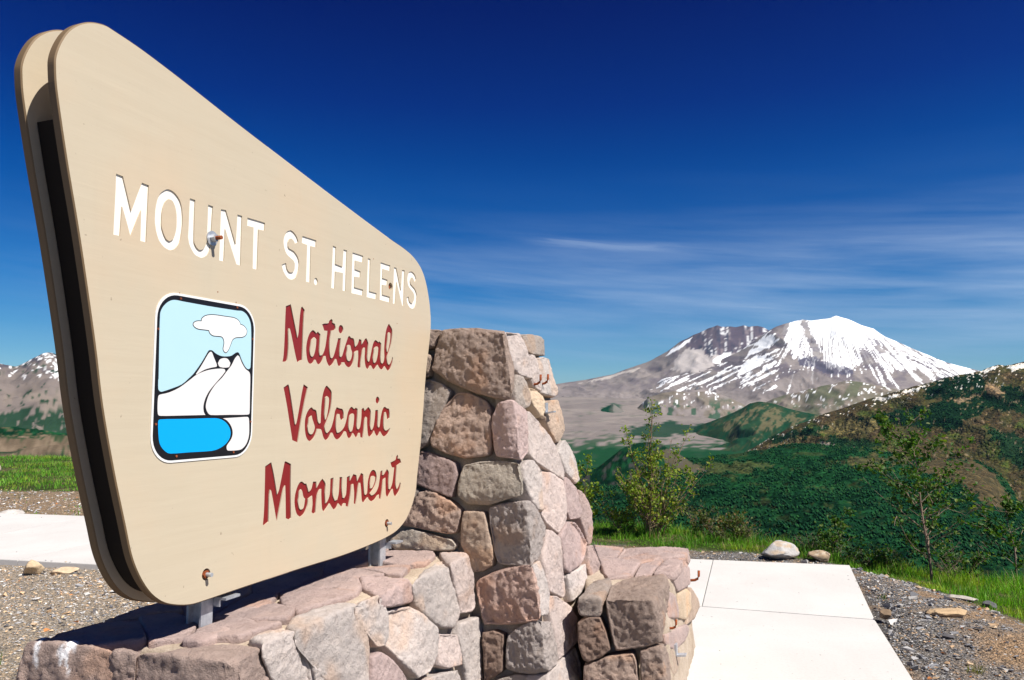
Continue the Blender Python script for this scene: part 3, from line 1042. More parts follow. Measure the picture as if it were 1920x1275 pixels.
j = .004
clip_slabs('path', [
    [(1.9665, 7.7855), (3.187, 7.527), (2.5485, 5.6335), (1.4235, 5.999)],
    [(1.4215, 5.992), (2.546, 5.6265), (2.205, 4.449), (1.62, 2.55), (0.6, 2.55), (0.55, 3.6), (0.62, 5.0), (.75, 6.21)],
    [(0.6, 2.545), (1.617, 2.545), (1.17, 1.2), (0.6, 1.2)],
    [(1.9615, 7.7865), (1.419, 6.0), (.75, 6.217), (.72, 6.4), (0.75, 8.05)],
], -.12, .012)
lp = []
ux, uy = 1.065 / 1.0924, -.243 / 1.0924
nx_, ny_ = -uy, ux
for k in range(-7, 4):
    ax, ay = -4.866 + ux * (k * 1.5 + .2), 7.577 + uy * (k * 1.5 + .2)
    bx, by = ax + ux * 1.494, ay + uy * 1.494
    if bx > -1.55:
        bx, by = -1.55, 7.577 + uy / ux * (-1.55 + 4.866)
    if ax > -1.7:
        break
    w = 2.72
    lp.append([(ax, ay), (bx, by), (bx + nx_ * w, by + ny_ * w), (ax + nx_ * w, ay + ny_ * w)])
clip_slabs('pavement', lp, -.10, .055)

# ---------------------------------------------------------------- stone wall
OUTLINE=[65,15708,61,16063,177,16474,390,16892,695,17227,1066,17464,1492,17590,1832,17580,2900,17457,4607,17149,6461,16776,8559,16379,13342,15510,17353,14818,18898,14586,19887,14321,20696,13842,21240,13081,21622,11978,21685,10887,21197,8524,20801,5658,20378,3604,20202,2800,19521,1867,18602,1350,17479,1133,15886,1015,13829,946,10981,956,8027,935,5855,904,5361,945,4817,1079,4394,1253,3999,1539,3668,1911,3378,2370,3146,2885,2901,3702,2466,5152,1985,6986,1634,8765,1045,11393,533,13431,142,15153]
WHITE=[[[2099,13531,2329,13517,2664,12595,3014,13518,3263,13502,3256,11796,3032,11793,3016,12703,2692,11870,2668,11878,2355,12641,2318,11793,2092,11786]],[[3967,13571,3729,13410,3598,13134,3537,12764,3543,12513,3596,12221,3720,11969,3907,11803,4107,11744,4222,11761,4403,11860,4546,12071,4602,12331,4632,12654,4604,13017,4540,13265,4393,13465,4184,13573],[4047,13286,3920,13189,3833,12962,3798,12673,3811,12420,3887,12207,4009,12053,4143,12008,4272,12107,4363,12333,4391,12653,4356,12958,4289,13151,4182,13268]],[[4895,13532,5128,13532,5136,12229,5195,12107,5309,12008,5438,11986,5564,12057,5667,12227,5695,12451,5701,13524,5922,13523,5889,12742,5889,12325,5844,12069,5722,11868,5541,11759,5412,11744,5174,11808,4986,11999,4894,12207,4879,12389]],[[6292,13517,6505,13538,6543,13509,7047,12486,7084,13520,7322,13528,7321,11797,7284,11796,7114,11814,6524,12892,6512,11798,6282,11800]],[[7591,13537,8525,13555,8512,13273,8198,13252,8179,11809,7940,11810,7929,13261,7592,13254]],[[10477,13294,10377,13448,10218,13560,10063,13604,9942,13583,9780,13496,9667,13339,9600,13156,9622,12972,9687,12815,9828,12653,10043,12559,10213,12494,10310,12377,10301,12203,10229,12076,10109,12022,9973,12025,9849,12127,9772,12322,9534,12209,9631,11997,9785,11853,9968,11759,10180,11767,10361,11858,10493,12042,10562,12285,10570,12480,10485,12677,10308,12818,10199,12865,9954,12904,9875,12984,9884,13137,9955,13256,10029,13300,10121,13290,10231,13226,10280,13149,10494,13249]],[[10735,13548,11635,13547,11635,13270,11303,13252,11301,11807,11031,11816,11051,13252,10708,13259]],[[11798,11936,11793,11891,11777,11848,11750,11812,11715,11787,11676,11774,11637,11775,11601,11790,11572,11818,11553,11855,11545,11898,11549,11942,11566,11985,11592,12021,11627,12046,11666,12059,11705,12059,11741,12044,11771,12016,11790,11979]],[[12794,13563,13019,13558,13000,12841,13525,12815,13576,13551,13834,13562,13791,11830,13558,11814,13571,12559,13017,12532,12988,11805,12736,11816]],[[14265,13562,15122,13567,15097,13265,14495,13249,14484,12867,14920,12849,14914,12579,14481,12550,14463,12092,15153,12076,15127,11816,14230,11808]],[[15510,13539,15717,13539,15686,12086,16287,12082,16259,11803,15451,11794]],[[16605,13542,17476,13551,17462,13279,16821,13269,16802,12852,17247,12829,17211,12570,16789,12536,16802,12088,17472,12075,17463,11806,16565,11822]],[[17828,13528,18050,13529,18517,12522,18606,13523,18861,13537,18802,11884,18776,11802,18660,11810,18095,12853,17983,11797,17762,11811]],[[20054,13308,19927,13479,19680,13585,19499,13590,19292,13507,19160,13299,19142,13068,19248,12854,19520,12692,19733,12606,19858,12449,19833,12243,19685,12065,19565,12041,19384,12113,19278,12329,19067,12244,19149,12012,19361,11839,19631,11779,19872,11857,20051,12067,20137,12341,20133,12545,19974,12756,19727,12881,19483,12975,19438,13112,19507,13267,19626,13321,19748,13276,19873,13149,19995,13182]]]
RED=[[[9828,10714,10121,10822,10160,10728,10279,10410,10511,9791,10580,9597,10633,9802,10693,10433,10754,10754,10825,10826,10997,10704,10950,10461,10920,9783,10903,8785,10758,8744,10633,8671,10578,8712,10439,9034,10201,9676,10105,9886,10051,9914,10021,9791,10046,9161,9993,8734,9892,8664,9714,8654,9763,8861,9795,9360,9812,10228]],[[11535,9979,11672,9952,11791,9878,11866,9958,12059,9864,12035,9648,12005,9182,12038,9034,12137,9033,12254,9106,12386,9348,12474,9731,12524,10041,12301,10033,12237,10156,12153,10264,12291,10313,12574,10358,12653,10468,12795,10555,12879,10516,12883,10408,13052,10377,13099,10238,13060,10138,12791,10070,12774,9945,12703,9607,12717,9230,12787,8998,12871,8960,12972,9032,13091,9255,13188,9501,13285,9773,13280,9807,13508,9826,13480,9604,13437,9303,13444,9086,13524,9041,13621,9116,13705,9281,13822,9530,13959,9782,14046,9931,14144,9973,14286,9906,14436,9902,14513,9826,14557,9645,14616,9551,14765,9661,14856,9802,14891,9908,15084,9889,15110,9686,15243,9811,15376,9948,15494,9993,15618,9851,15661,9728,15613,9344,15601,9070,15684,8969,15763,9015,15837,9210,15930,9492,16044,9778,16163,9926,16286,9968,16433,9926,16518,9889,16587,9944,16772,9854,16758,9592,16726,9242,16753,9026,16861,8950,16966,9016,17047,9217,17023,9610,17067,10052,17164,10458,17310,10715,17426,10820,17643,10680,17745,10533,17736,10196,17621,9807,17410,9438,17306,9255,17310,9100,17379,8972,17477,8928,17598,9005,17727,9190,17768,9326,17846,9253,17798,9038,17648,8786,17432,8639,17277,8703,17100,8844,16974,8733,16847,8684,16698,8709,16570,8790,16484,8878,16402,8814,16260,8700,16138,8656,16014,8710,15930,8802,15849,8819,15752,8709,15634,8646,15493,8717,15409,8870,15361,9140,15381,9413,15376,9559,15309,9565,15196,9432,15143,9251,15057,8894,15044,8707,14968,8662,14806,8716,14809,8839,14847,9089,14830,9407,14735,9391,14567,9308,14536,9111,14468,8883,14325,8713,14142,8654,13977,8686,13848,8770,13791,8847,13630,8828,13580,8736,13441,8654,13317,8713,13204,8933,13152,8950,13069,8847,12936,8723,12758,8637,12633,8683,12505,8840,12438,9024,12338,9006,12224,8825,12089,8702,11952,8667,11853,8724,11771,8834,11713,8831,11620,8723,11450,8664,11297,8706,11196,8881,11137,9170,11157,9419,11242,9675,11367,9868],[11661,9714,11529,9630,11474,9557,11431,9394,11387,9141,11438,8997,11535,8935,11629,8997,11719,9186,11776,9443,11780,9651],[14112,9596,14011,9534,13992,9341,13944,9136,14004,8979,14134,8916,14261,8973,14348,9141,14361,9304,14283,9421,14223,9559],[16398,9696,16254,9643,16173,9573,16138,9378,16083,9161,16108,8992,16200,8943,16334,9025,16432,9224,16488,9465,16504,9639],[17463,10429,17364,10343,17307,10005,17251,9670,17277,9517,17342,9533,17467,9796,17559,10137,17562,10382]],[[13670,10214,13663,10159,13640,10107,13601,10065,13553,10036,13498,10022,13443,10026,13393,10046,13353,10082,13326,10128,13316,10181,13323,10236,13346,10287,13384,10329,13432,10359,13486,10372,13541,10369,13592,10349,13633,10314,13660,10267]],[[9813,7709,10085,7839,10143,7750,10268,7368,10396,6915,10546,6380,10596,6345,10655,6458,10803,7029,10935,7561,11031,7865,11308,7755,11245,7566,11105,7145,10920,6453,10790,5884,10742,5669,10404,5774,10381,5876,10234,6375,10045,7028,9881,7520]],[[11582,6983,11704,6912,11866,6876,11933,6721,12003,6458,12109,6349,12190,6384,12193,6671,12225,7150,12315,7537,12453,7782,12569,7853,12862,7668,12924,7498,12903,7104,12807,6762,12627,6448,12488,6209,12536,6039,12644,5959,12810,6056,12955,6223,13095,6539,13173,6834,13299,6994,13500,6944,13726,6906,13808,6755,13816,6529,13674,6443,13559,6532,13508,6707,13375,6721,13293,6536,13274,6166,13333,5992,13423,5952,13643,6020,13864,6177,14015,6450,14120,6753,14253,6930,14415,7007,14607,6917,14725,6968,14880,6916,14871,6592,14836,6179,14873,6075,14970,6052,15088,6148,15175,6510,15187,6902,15318,6967,15384,6928,15437,6836,15609,6928,15733,7002,15941,6847,15951,6500,15926,6154,15991,6006,16068,6004,16193,6148,16287,6495,16329,6859,16565,6871,16575,6519,16559,6167,16625,6084,16719,6136,16813,6570,16966,6897,17153,7007,17347,6938,17542,6924,17603,6728,17609,6505,17389,6411,17328,6619,17242,6772,17144,6731,17088,6402,17097,6072,17264,5936,17484,5980,17676,6058,17624,5921,17434,5760,17162,5673,16971,5734,16779,5904,16650,5758,16519,5709,16359,5808,16251,5959,16151,5828,15899,5690,15744,5788,15655,6240,15646,6530,15559,6579,15450,6402,15388,5983,15323,5672,15126,5718,15096,5888,14999,5891,14883,5740,14764,5705,14642,5825,14544,5905,14432,5755,14270,5698,14129,5766,14007,5972,13915,6000,13739,5830,13542,5712,13344,5683,13165,5776,13029,5952,12942,5954,12778,5765,12569,5689,12398,5803,12264,6071,12179,6133,11974,6150,11900,5963,11765,5803,11530,5690,11331,5772,11207,5985,11156,6310,11184,6588,11312,6819,11464,6947],[11593,6665,11438,6573,11388,6352,11354,6213,11419,6025,11580,5945,11717,6016,11810,6202,11723,6392,11638,6535],[12600,7432,12489,7370,12480,7031,12450,6692,12490,6487,12580,6570,12676,6860,12729,7153,12723,7348],[14495,6725,14309,6650,14232,6447,14209,6143,14331,5962,14470,6009,14558,6211,14606,6492,14600,6672]],[[16670,7302,16663,7253,16642,7208,16608,7173,16564,7151,16515,7143,16466,7150,16421,7172,16385,7207,16362,7251,16353,7299,16359,7348,16380,7392,16414,7427,16457,7450,16506,7458,16555,7451,16600,7429,16637,7394,16661,7350]],[[8892,4915,9222,5040,9389,4596,9604,3859,9714,4052,9985,4990,10051,5014,10372,4895,10385,3987,10449,2924,10337,2883,10133,2951,10088,3740,10054,4143,9937,3975,9782,3445,9630,2909,9584,2982,9435,3486,9264,4014,9198,4075,9160,3784,9160,2959,8936,2870,8853,2895,8894,3390,8899,4263]],[[11076,4191,11223,4106,11344,4095,11422,3944,11502,3764,11670,3863,11770,4130,11986,4111,12010,3859,12215,4076,12391,4194,12607,3981,12594,3595,12634,3204,12763,3279,12913,3532,12945,4147,13170,4174,13144,3812,13139,3479,13299,3234,13462,3262,13563,3558,13598,4153,13794,4137,13782,3659,13850,3297,13964,3269,14100,3441,14135,4109,14365,4153,14372,3932,14626,4195,14866,4128,14934,3867,15226,4196,15412,4117,15456,3692,15530,3296,15625,3221,15747,3306,15795,3792,15974,4138,16227,4251,16457,4134,16531,3827,16378,3508,16001,3248,16131,3152,16450,3235,16705,3511,16853,4137,17019,4176,17025,3955,17159,3978,17426,4197,17603,4029,17581,3567,17602,3290,17728,3261,17930,3536,18089,4218,17876,4250,17730,4468,18187,4561,18255,4697,18361,4789,18435,4721,18438,4598,18621,4587,18757,4401,18338,4288,18278,3819,18253,3402,18366,3199,18507,3308,18648,3507,18738,3428,18621,3122,18266,2878,18086,2983,17973,3255,17869,3196,17529,2915,17354,3076,17306,3557,17299,3813,17099,3711,17010,3280,16920,2919,16753,2954,16749,3121,16618,3085,16394,2943,16106,2902,15881,3015,15816,3104,15662,3022,15480,2897,15323,3027,15247,3518,15178,3781,15087,3790,15004,3541,14926,3166,14845,2905,14695,2970,14710,3411,14640,3782,14494,3748,14422,3283,14290,2875,14088,2930,14085,3039,13943,3055,13807,2917,13664,3010,13550,3100,13418,2947,13230,2894,13064,3019,12925,3170,12796,3066,12541,2888,12407,3022,12338,3503,12328,3799,12226,3780,12057,3532,11978,2928,11855,2900,11713,2975,11766,3273,11730,3596,11487,3506,11448,3252,11265,2988,11007,2879,10767,3050,10637,3402,10648,3709,10754,3979,10911,4163],[11015,3912,10924,3822,10886,3599,10859,3433,10947,3211,11068,3154,11208,3223,11283,3528,11169,3626,11090,3833],[16235,3985,16076,3932,15988,3676,15994,3462,16185,3493,16371,3741,16398,3922]]]
EMBLEM={'sky':[3860,9832,3840,9681,3845,9044,3878,7833,3867,7780,3879,7539,3923,7477,3992,7451,4100,7470,4347,7539,4796,7690,5109,7908,5282,8047,5573,8374,5749,8610,5883,8790,5929,8816,6057,8817,6223,8731,6456,8665,6689,8662,6926,8693,7094,8775,7179,8821,7319,8821,7452,8617,7604,8419,7753,8304,7862,8302,7925,8374,7929,9136,7891,9750,7808,9988,7636,10167,7416,10252,7169,10240,5960,10230,4731,10241,4384,10245,4161,10169,3974,10016],'cloud':[5525,9716,5537,9797,5658,9890,5845,9949,6133,9981,6630,9984,6971,9985,7182,9947,7309,9863,7347,9795,7509,9762,7658,9654,7681,9533,7596,9416,7420,9353,7140,9317,6987,9233,6908,9084,6814,8899,6717,8798,6650,8787,6574,8836,6544,8916,6577,9059,6558,9198,6477,9281,6361,9295,6100,9289,5970,9324,5896,9386,5868,9446,5678,9447,5399,9448,5244,9496,5175,9557,5192,9626,5296,9686,5417,9712],'peak':[5964,8761,6044,8754,6131,8610,6288,8365,6275,8299,6051,8261,5738,8179,5405,8018,5375,8024,5607,8308,5872,8675],'dome':[6625,8604,6794,8579,6919,8456,6840,8310,6439,8298,6335,8414,6428,8546],'left_slope':[6376,8242,6641,8242,6694,8174,6583,8053,6392,7883,6173,7692,5959,7482,5812,7254,5745,7028,5769,6848,5842,6747,4900,6740,4000,6739,3902,6796,3877,7047,3891,7298,3955,7362,4296,7431,4714,7590,5142,7843,5436,8020,5895,8174],'right_slope':[7264,8731,7343,8695,7494,8474,7681,8289,7874,8188,7930,8006,7936,7420,7945,6800,7857,6740,6945,6741,6089,6744,5942,6825,5856,6983,5879,7164,5994,7415,6237,7705,6554,7958,6746,8153,6974,8376,7136,8622],'water':[3992,6632,5051,6634,6254,6640,6583,6589,6822,6469,6981,6302,7034,6114,6964,5929,6786,5774,6526,5659,6174,5597,5249,5602,4469,5605,4272,5664,4072,5831,3975,6044,3923,6546],'shore':[6647,6630,7223,6646,7842,6662,7917,6594,7948,6302,7942,6012,7827,5751,7620,5594,7410,5557,6929,5570,6865,5654,6888,5746,7082,5948,7135,6157,7046,6371,6852,6550],'screws':[4634,10317,7164,10344,3791,9304,8001,9344,3837,6495,8013,6495,4686,5514,7198,5502]}
BOLTS=[5904,12460,17524,12561,6152,1725,17478,1770]
PINHOLES=[15970,13584,6262,10752,4608,10485,7146,10516,18180,10902]
STONES=[
('br',[('PF',[-360,3973,1892,-294,3947,1897,-180,3901,1897,-88,3863,1883,-53,3845,1854,-47,3832,1754,-37,3815,1630,-22,3801,1556,-81,3823,1544,-197,3873,1575,-316,3927,1629,-401,3968,1686,-397,3970,1727,-382,3974,1815]),('PR',[-84,3712,1868,-30,3849,1874,-18,3851,1815,12,3870,1696,14,3835,1611,-8,3748,1541,-22,3719,1555,-36,3717,1627,-46,3750,1748,-52,3783,1848])]),
('br',[('PF',[-416,3997,1897,-368,3977,1893,-396,3979,1810,-425,3990,1800,-495,4018,1797,-578,4054,1821,-581,4064,1901])]),
('tn',[('PF',[-430,3988,1767,-405,3977,1753,-422,3973,1658,-441,3980,1651,-514,4010,1657,-527,4027,1767])]),
('gy',[('PF',[-422,3972,1645,-347,3938,1614,-305,3917,1578,-320,3919,1543,-360,3929,1483,-390,3933,1408,-420,3936,1323,-451,3946,1297,-493,3962,1286,-564,3995,1330,-572,4030,1616,-443,3980,1641])]),
('rb',[('PF',[-269,3902,1575,-217,3881,1572,-156,3854,1547,-130,3842,1532,-104,3827,1493,-103,3818,1410,-99,3805,1310,-113,3807,1269,-145,3819,1261,-230,3852,1251,-322,3891,1271,-400,3927,1309,-403,3931,1339,-386,3931,1399,-346,3925,1494,-305,3914,1544])]),
('pk',[('PF',[-96,3819,1449,-71,3813,1483,-69,3815,1517,-27,3800,1534,-17,3788,1459,-10,3775,1363,-3,3763,1278,-28,3773,1278,-72,3789,1263,-83,3797,1291,-98,3816,1415]),('PR',[-27,3698,1533,2,3768,1532,52,3872,1493,70,3912,1483,74,3876,1384,82,3847,1279,49,3747,1242,10,3665,1269,-3,3640,1285,-17,3687,1460])]),
('gy',[('PR',[16,3861,1658,53,3950,1652,73,3979,1609,93,4001,1551,84,3957,1502,61,3896,1492,23,3811,1516,13,3812,1567,13,3839,1624])]),
('pg',[('PR',[-29,3851,1875,39,4022,1879,64,4058,1822,85,4076,1752,110,4102,1673,105,4076,1647,73,3999,1649,38,3917,1660,13,3869,1687,6,3881,1750,-10,3876,1826])]),
('gy',[('PR',[44,4034,1877,108,4199,1890,180,4375,1885,191,4379,1836,187,4344,1785,129,4197,1778,80,4077,1780,64,4058,1822])]),
('wh',[('PR',[123,4173,1758,169,4294,1774,205,4382,1771,227,4402,1697,254,4410,1572,228,4339,1555,181,4227,1567,155,4167,1573,154,4187,1625,144,4194,1692])]),
('pg',[('PR',[80,4076,1778,117,4167,1774,138,4183,1697,151,4186,1635,153,4165,1583,115,4082,1607,99,4060,1641,110,4102,1673,90,4084,1743])]),
('ye',[('PR',[85,4006,1600,114,4074,1592,158,4163,1553,174,4178,1502,155,4107,1447,139,4069,1452,108,4015,1502,92,3993,1536])]),
('tn',[('PR',[171,4188,1533,221,4309,1528,259,4408,1540,282,4434,1475,303,4436,1367,283,4371,1337,250,4278,1309,238,4248,1310,199,4181,1374,172,4146,1441,179,4184,1486])]),
('pg',[('PR',[81,3941,1483,97,3976,1473,144,4067,1422,192,4153,1350,226,4209,1290,244,4234,1251,278,4272,1152,269,4231,1107,210,4110,1165,164,4010,1194,120,3917,1225,89,3857,1264,80,3875,1351])]),
('wh',[('PR',[299,4402,1319,331,4462,1277,362,4507,1207,380,4494,1083,348,4408,1072,284,4285,1146,261,4259,1212,244,4237,1256,264,4307,1296])]),
('pk',[('PR',[277,4257,1126,296,4300,1117,361,4429,1050,384,4447,965,387,4425,901,365,4364,888,312,4238,900,282,4192,959,273,4208,1041])]),
('pb',[('PR',[364,4433,1041,408,4517,990,447,4577,909,455,4551,810,450,4501,734,434,4458,725,404,4433,828,379,4399,888,388,4435,916,374,4426,973])]),
('pw',[('PR',[147,3959,1177,198,4078,1160,257,4201,1110,273,4208,1041,281,4181,939,279,4156,896,241,4042,857,179,3921,925,148,3870,981,155,3931,1071])]),
('wg',[('PR',[73,3809,1243,99,3871,1238,147,3962,1182,150,3933,1101,148,3874,990,116,3805,1009,91,3763,1052,77,3746,1091,57,3730,1159,53,3747,1218])]),
('gt',[('PF',[-235,3850,1218,-150,3818,1239,-33,3772,1247,8,3754,1239,10,3746,1167,15,3736,1092,-57,3761,1061,-114,3781,1033,-208,3819,1033,-258,3843,1066,-263,3850,1109,-254,3852,1162,-239,3848,1186]),('PR',[8,3648,1246,43,3726,1225,58,3734,1168,47,3675,1094,14,3596,1101,10,3621,1178])]),
('pu',[('PF',[-516,3970,1277,-426,3934,1279,-321,3888,1244,-280,3870,1229,-269,3859,1171,-283,3858,1108,-295,3858,1060,-339,3877,1077,-391,3901,1104,-443,3924,1121,-485,3942,1129,-538,3964,1137])]),
('rb',[('PF',[-416,3910,1093,-364,3887,1076,-298,3856,1041,-247,3832,1005,-256,3829,939,-270,3830,896,-310,3845,886,-387,3877,903,-464,3910,910,-553,3946,917,-555,3951,955,-483,3930,1032,-458,3925,1077])]),
('gy',[('PF',[-527,3956,1108,-477,3935,1098,-458,3925,1082,-483,3932,1051,-535,3950,1020,-578,3968,1027])]),
('gt',[('PF',[-547,3941,888,-490,3919,899,-412,3885,882,-295,3836,866,-265,3821,840,-284,3826,811,-410,3876,802,-582,3945,795,-615,3962,831,-578,3951,862])]),
('tn',[('PF',[-232,3825,999,-178,3803,999,-131,3785,1000,-114,3770,929,-94,3753,847,-87,3744,793,-92,3743,758,-141,3760,730,-188,3777,715,-225,3803,815,-247,3815,846,-246,3823,921])]),
('gp',[('PF',[-110,3778,1022,-37,3752,1048,22,3729,1056,29,3714,946,47,3698,866,57,3683,766,-29,3718,766,-65,3733,768,-84,3745,803,-89,3753,861,-104,3767,939]),('PR',[21,3599,1071,76,3730,1060,116,3803,1004,157,3866,924,165,3873,899,144,3779,810,133,3744,793,97,3648,776,55,3552,792,46,3573,888,28,3567,968])]),
('pw',[('PR',[167,3882,902,189,3930,890,234,4018,841,248,4012,753,263,4008,669,274,3988,571,258,3946,561,225,3882,600,176,3777,634,162,3770,696,145,3763,767,143,3777,806,158,3837,857])]),
('pk',[('PR',[286,4173,899,351,4325,880,383,4384,836,428,4451,743,409,4377,685,393,4330,666,283,4052,658,266,4020,677,254,4025,750,237,4027,845])]),
('wg',[('PR',[273,4028,656,406,4352,648,407,4320,571,351,4161,530,313,4070,537,300,4031,522,296,4038,559,281,4034,628])]),
('pb',[('PR',[426,4439,727,460,4519,719,497,4564,621,514,4575,554,431,4372,559,414,4362,623])]),
('re',[('PF',[-155,3761,691,-89,3738,728,-16,3712,760,53,3685,763,62,3678,731,79,3662,647,96,3642,529,74,3650,518,-15,3684,504,-134,3731,491,-156,3750,581,-168,3760,633,-173,3766,668]),('PR',[51,3541,792,92,3632,767,101,3621,700,114,3623,634,120,3601,557,94,3535,553,77,3549,673,59,3547,759])]),
('wg',[('PR',[102,3660,775,132,3737,782,146,3752,738,160,3756,674,174,3766,622,167,3716,554,156,3687,546,125,3616,562,114,3629,645,103,3637,718])]),
('pw',[('PR',[184,3786,611,222,3868,589,254,3926,543,299,4016,497,323,4050,440,321,3996,339,267,3856,325,217,3734,327,208,3739,383,201,3759,466,192,3760,516,175,3738,557])]),
('db',[('PF',[-134,3727,453,-84,3708,469,-38,3689,459,-42,3684,400,-44,3674,302,-78,3685,273,-124,3701,252,-128,3702,241,-119,3703,284,-110,3704,328,-120,3717,412])]),
('gp',[('PF',[-20,3681,453,16,3670,487,74,3648,506,110,3634,505,105,3629,438,113,3619,376,117,3611,319,91,3620,307,20,3649,306,-29,3670,317,-27,3677,397]),('PR',[107,3556,527,112,3578,546,166,3695,515,180,3714,479,194,3716,412,212,3727,338,201,3692,323,160,3593,325,113,3491,356,110,3508,411,101,3516,471])]),
('wg',[('PR',[219,3737,322,314,3971,323,340,4006,256,355,4013,192,348,3947,88,148,3523,240,160,3589,318])]),
('gy',[('PF',[-105,3692,236,-47,3672,269,20,3647,294,117,3609,300,125,3596,213,-114,3689,180])]),
('gb',[('RF',[313,3793,593,409,3772,604,424,3767,589,423,3762,537,407,3763,513,322,3783,514,309,3788,536]),('RT',[313,3798,600,418,4129,600,506,4211,600,510,4103,600,443,3832,600])]),
('br',[('RF',[438,3765,595,571,3735,607,643,3717,601,657,3709,556,670,3700,496,686,3690,427,606,3705,397,477,3732,366,463,3742,433,444,3756,523]),('RT',[436,3754,600,507,4076,600,571,4197,600,681,4281,600,823,4281,600,787,4129,600,644,3721,600]),('RR',[629,3635,621,761,4021,618,803,4120,556,776,4023,499,727,3861,453,699,3761,407,674,3718,492])]),
('db',[('RF',[311,3783,485,359,3774,511,412,3762,514,437,3750,452,456,3738,377,409,3745,338,356,3755,317,330,3762,328,312,3773,398])]),
('rb',[('RF',[335,3758,298,450,3736,344,559,3713,366,573,3705,325,580,3693,217,333,3748,198])]),
('br',[('RF',[590,3707,376,678,3690,412,687,3685,388,696,3666,226,590,3690,218]),('RR',[681,3708,406,713,3796,386,736,3834,311,773,3891,175,703,3701,214,698,3744,370])]),
('pb',[('RR',[803,4120,556,891,4351,478,914,4392,407,888,4301,369,791,4042,438,764,3991,507])]),
('ye',[('RR',[929,4458,466,1036,4757,423,1099,4918,359,1085,4846,280,997,4590,287,909,4357,355,926,4433,422])]),
('pb',[('RR',[867,4318,577,1055,4863,557,1119,5023,490,1113,4973,402,1020,4713,433,923,4444,475,889,4366,536])]),
('tn',[('RR',[1108,4952,386,1205,5194,266,1220,5213,203,1116,4911,209,1005,4603,252,1076,4823,286])]),
('pb',[('RR',[731,3857,411,857,4202,343,991,4567,268,1033,4670,214,957,4446,214,837,4110,259,778,3958,316,735,3854,369])]),
('tn',[('RR',[753,3888,326,878,4223,237,896,4254,181,830,4060,173,777,3912,195,755,3877,276])]),
('pb',[('RT',[538,5211,600,715,5135,600,628,4815,600,520,4779,600])]),
('pb',[('RT',[729,5126,600,975,5135,600,1122,5093,600,1090,4889,600,910,4761,600,739,4640,600,640,4797,600]),('RR',[1112,5047,608,1140,5112,559,1137,5086,514,1104,4988,511])]),
('pb',[('RT',[521,4726,600,621,4761,600,734,4606,600,655,4354,600,517,4253,600,505,4384,600])]),
('pb',[('RT',[744,4590,600,896,4726,600,809,4508,600,756,4340,600,669,4325,600])]),
('pb',[('RT',[816,4477,600,910,4726,600,1053,4815,600,1058,4761,600,881,4325,600,835,4310,600,772,4340,600]),('RR',[1124,5060,544,1084,4931,516,895,4393,561,868,4323,582])]),
('wg',[('LF',[-396,3261,793,-280,3549,795,-267,3571,765,-253,3580,684,-237,3590,583,-253,3531,530,-308,3408,568,-335,3355,609,-368,3287,652,-393,3239,694]),('LT',[-392,3227,800,-278,3524,800,-298,3708,800,-353,3657,800,-382,3401,800])]),
('pw',[('LF',[-278,3555,796,-214,3717,806,-200,3739,770,-181,3762,691,-163,3769,577,-178,3723,549,-234,3593,576,-251,3585,682,-265,3576,764]),('LT',[-277,3536,800,-216,3747,800,-231,3828,800,-351,3855,800,-316,3682,800])]),
('pk',[('LF',[-487,3033,785,-413,3222,801,-401,3233,742,-400,3227,716,-436,3144,730,-460,3084,733,-479,3044,750]),('LT',[-517,3052,800,-477,2968,800,-414,3227,800,-439,3256,800,-532,3317,800,-626,3296,800,-587,3142,800])]),
('wg',[('LF',[-549,2881,785,-500,3001,784,-488,3026,767,-476,3041,719,-472,3025,641,-478,3001,610,-498,2955,620,-510,2934,652,-527,2913,711,-542,2890,762]),('LT',[-537,2820,800,-489,2936,800,-503,2993,800,-546,2904,800])]),
('wg',[('LF',[-469,3061,726,-435,3141,718,-409,3201,706,-368,3287,652,-323,3374,577,-314,3381,532,-316,3356,465,-335,3293,421,-373,3203,426,-407,3140,500,-441,3078,563,-472,3014,606,-467,3035,635])]),
('pw',[('LF',[-309,3397,545,-245,3543,499,-240,3543,462,-230,3547,402,-226,3548,370,-281,3420,395,-311,3355,427,-315,3365,484])]),
('wg',[('LF',[-238,3573,541,-155,3769,518,-146,3779,472,-131,3793,404,-118,3797,315,-124,3756,234,-133,3720,187,-190,3593,231,-213,3580,373,-231,3560,453,-242,3544,485])]),
('pk',[('LF',[-513,2911,599,-488,2971,599,-458,3032,554,-426,3093,495,-405,3128,447,-390,3147,389,-510,2881,483])]),
('wg',[('LF',[-349,3256,409,-291,3390,385,-233,3525,355,-216,3549,297,-206,3555,245,-371,3191,373])]),
('wg',[('LF',[-669,2582,777,-558,2860,788,-541,2886,741,-521,2909,659,-514,2898,569,-510,2881,483,-587,2710,543,-617,2664,634,-659,2589,725]),('LT',[-648,2501,800,-549,2813,800,-568,2881,800,-624,2888,800,-671,2798,800,-729,2674,800,-725,2584,800])]),
('wg',[('LF',[-731,2428,780,-679,2557,781,-668,2571,741,-652,2593,684,-633,2607,580,-706,2444,637,-722,2435,734]),('LT',[-710,2359,800,-661,2489,800,-735,2572,800,-792,2483,800,-798,2444,800,-736,2390,800])]),
('wg',[('LF',[-661,2583,720,-622,2654,638,-591,2699,547,-629,2617,576,-650,2598,683])]),
('lb',[('LN',[-1447,2399,800,-1390,2388,807,-1322,2372,799,-1232,2353,795,-1177,2340,789,-1173,2336,756,-1158,2329,715,-1141,2319,654,-1480,2389,628,-1479,2393,674,-1470,2396,718,-1456,2397,756]),('LT',[-1437,2411,800,-1159,2305,800,-1172,2336,800,-1298,2400,800,-1407,2434,800])]),
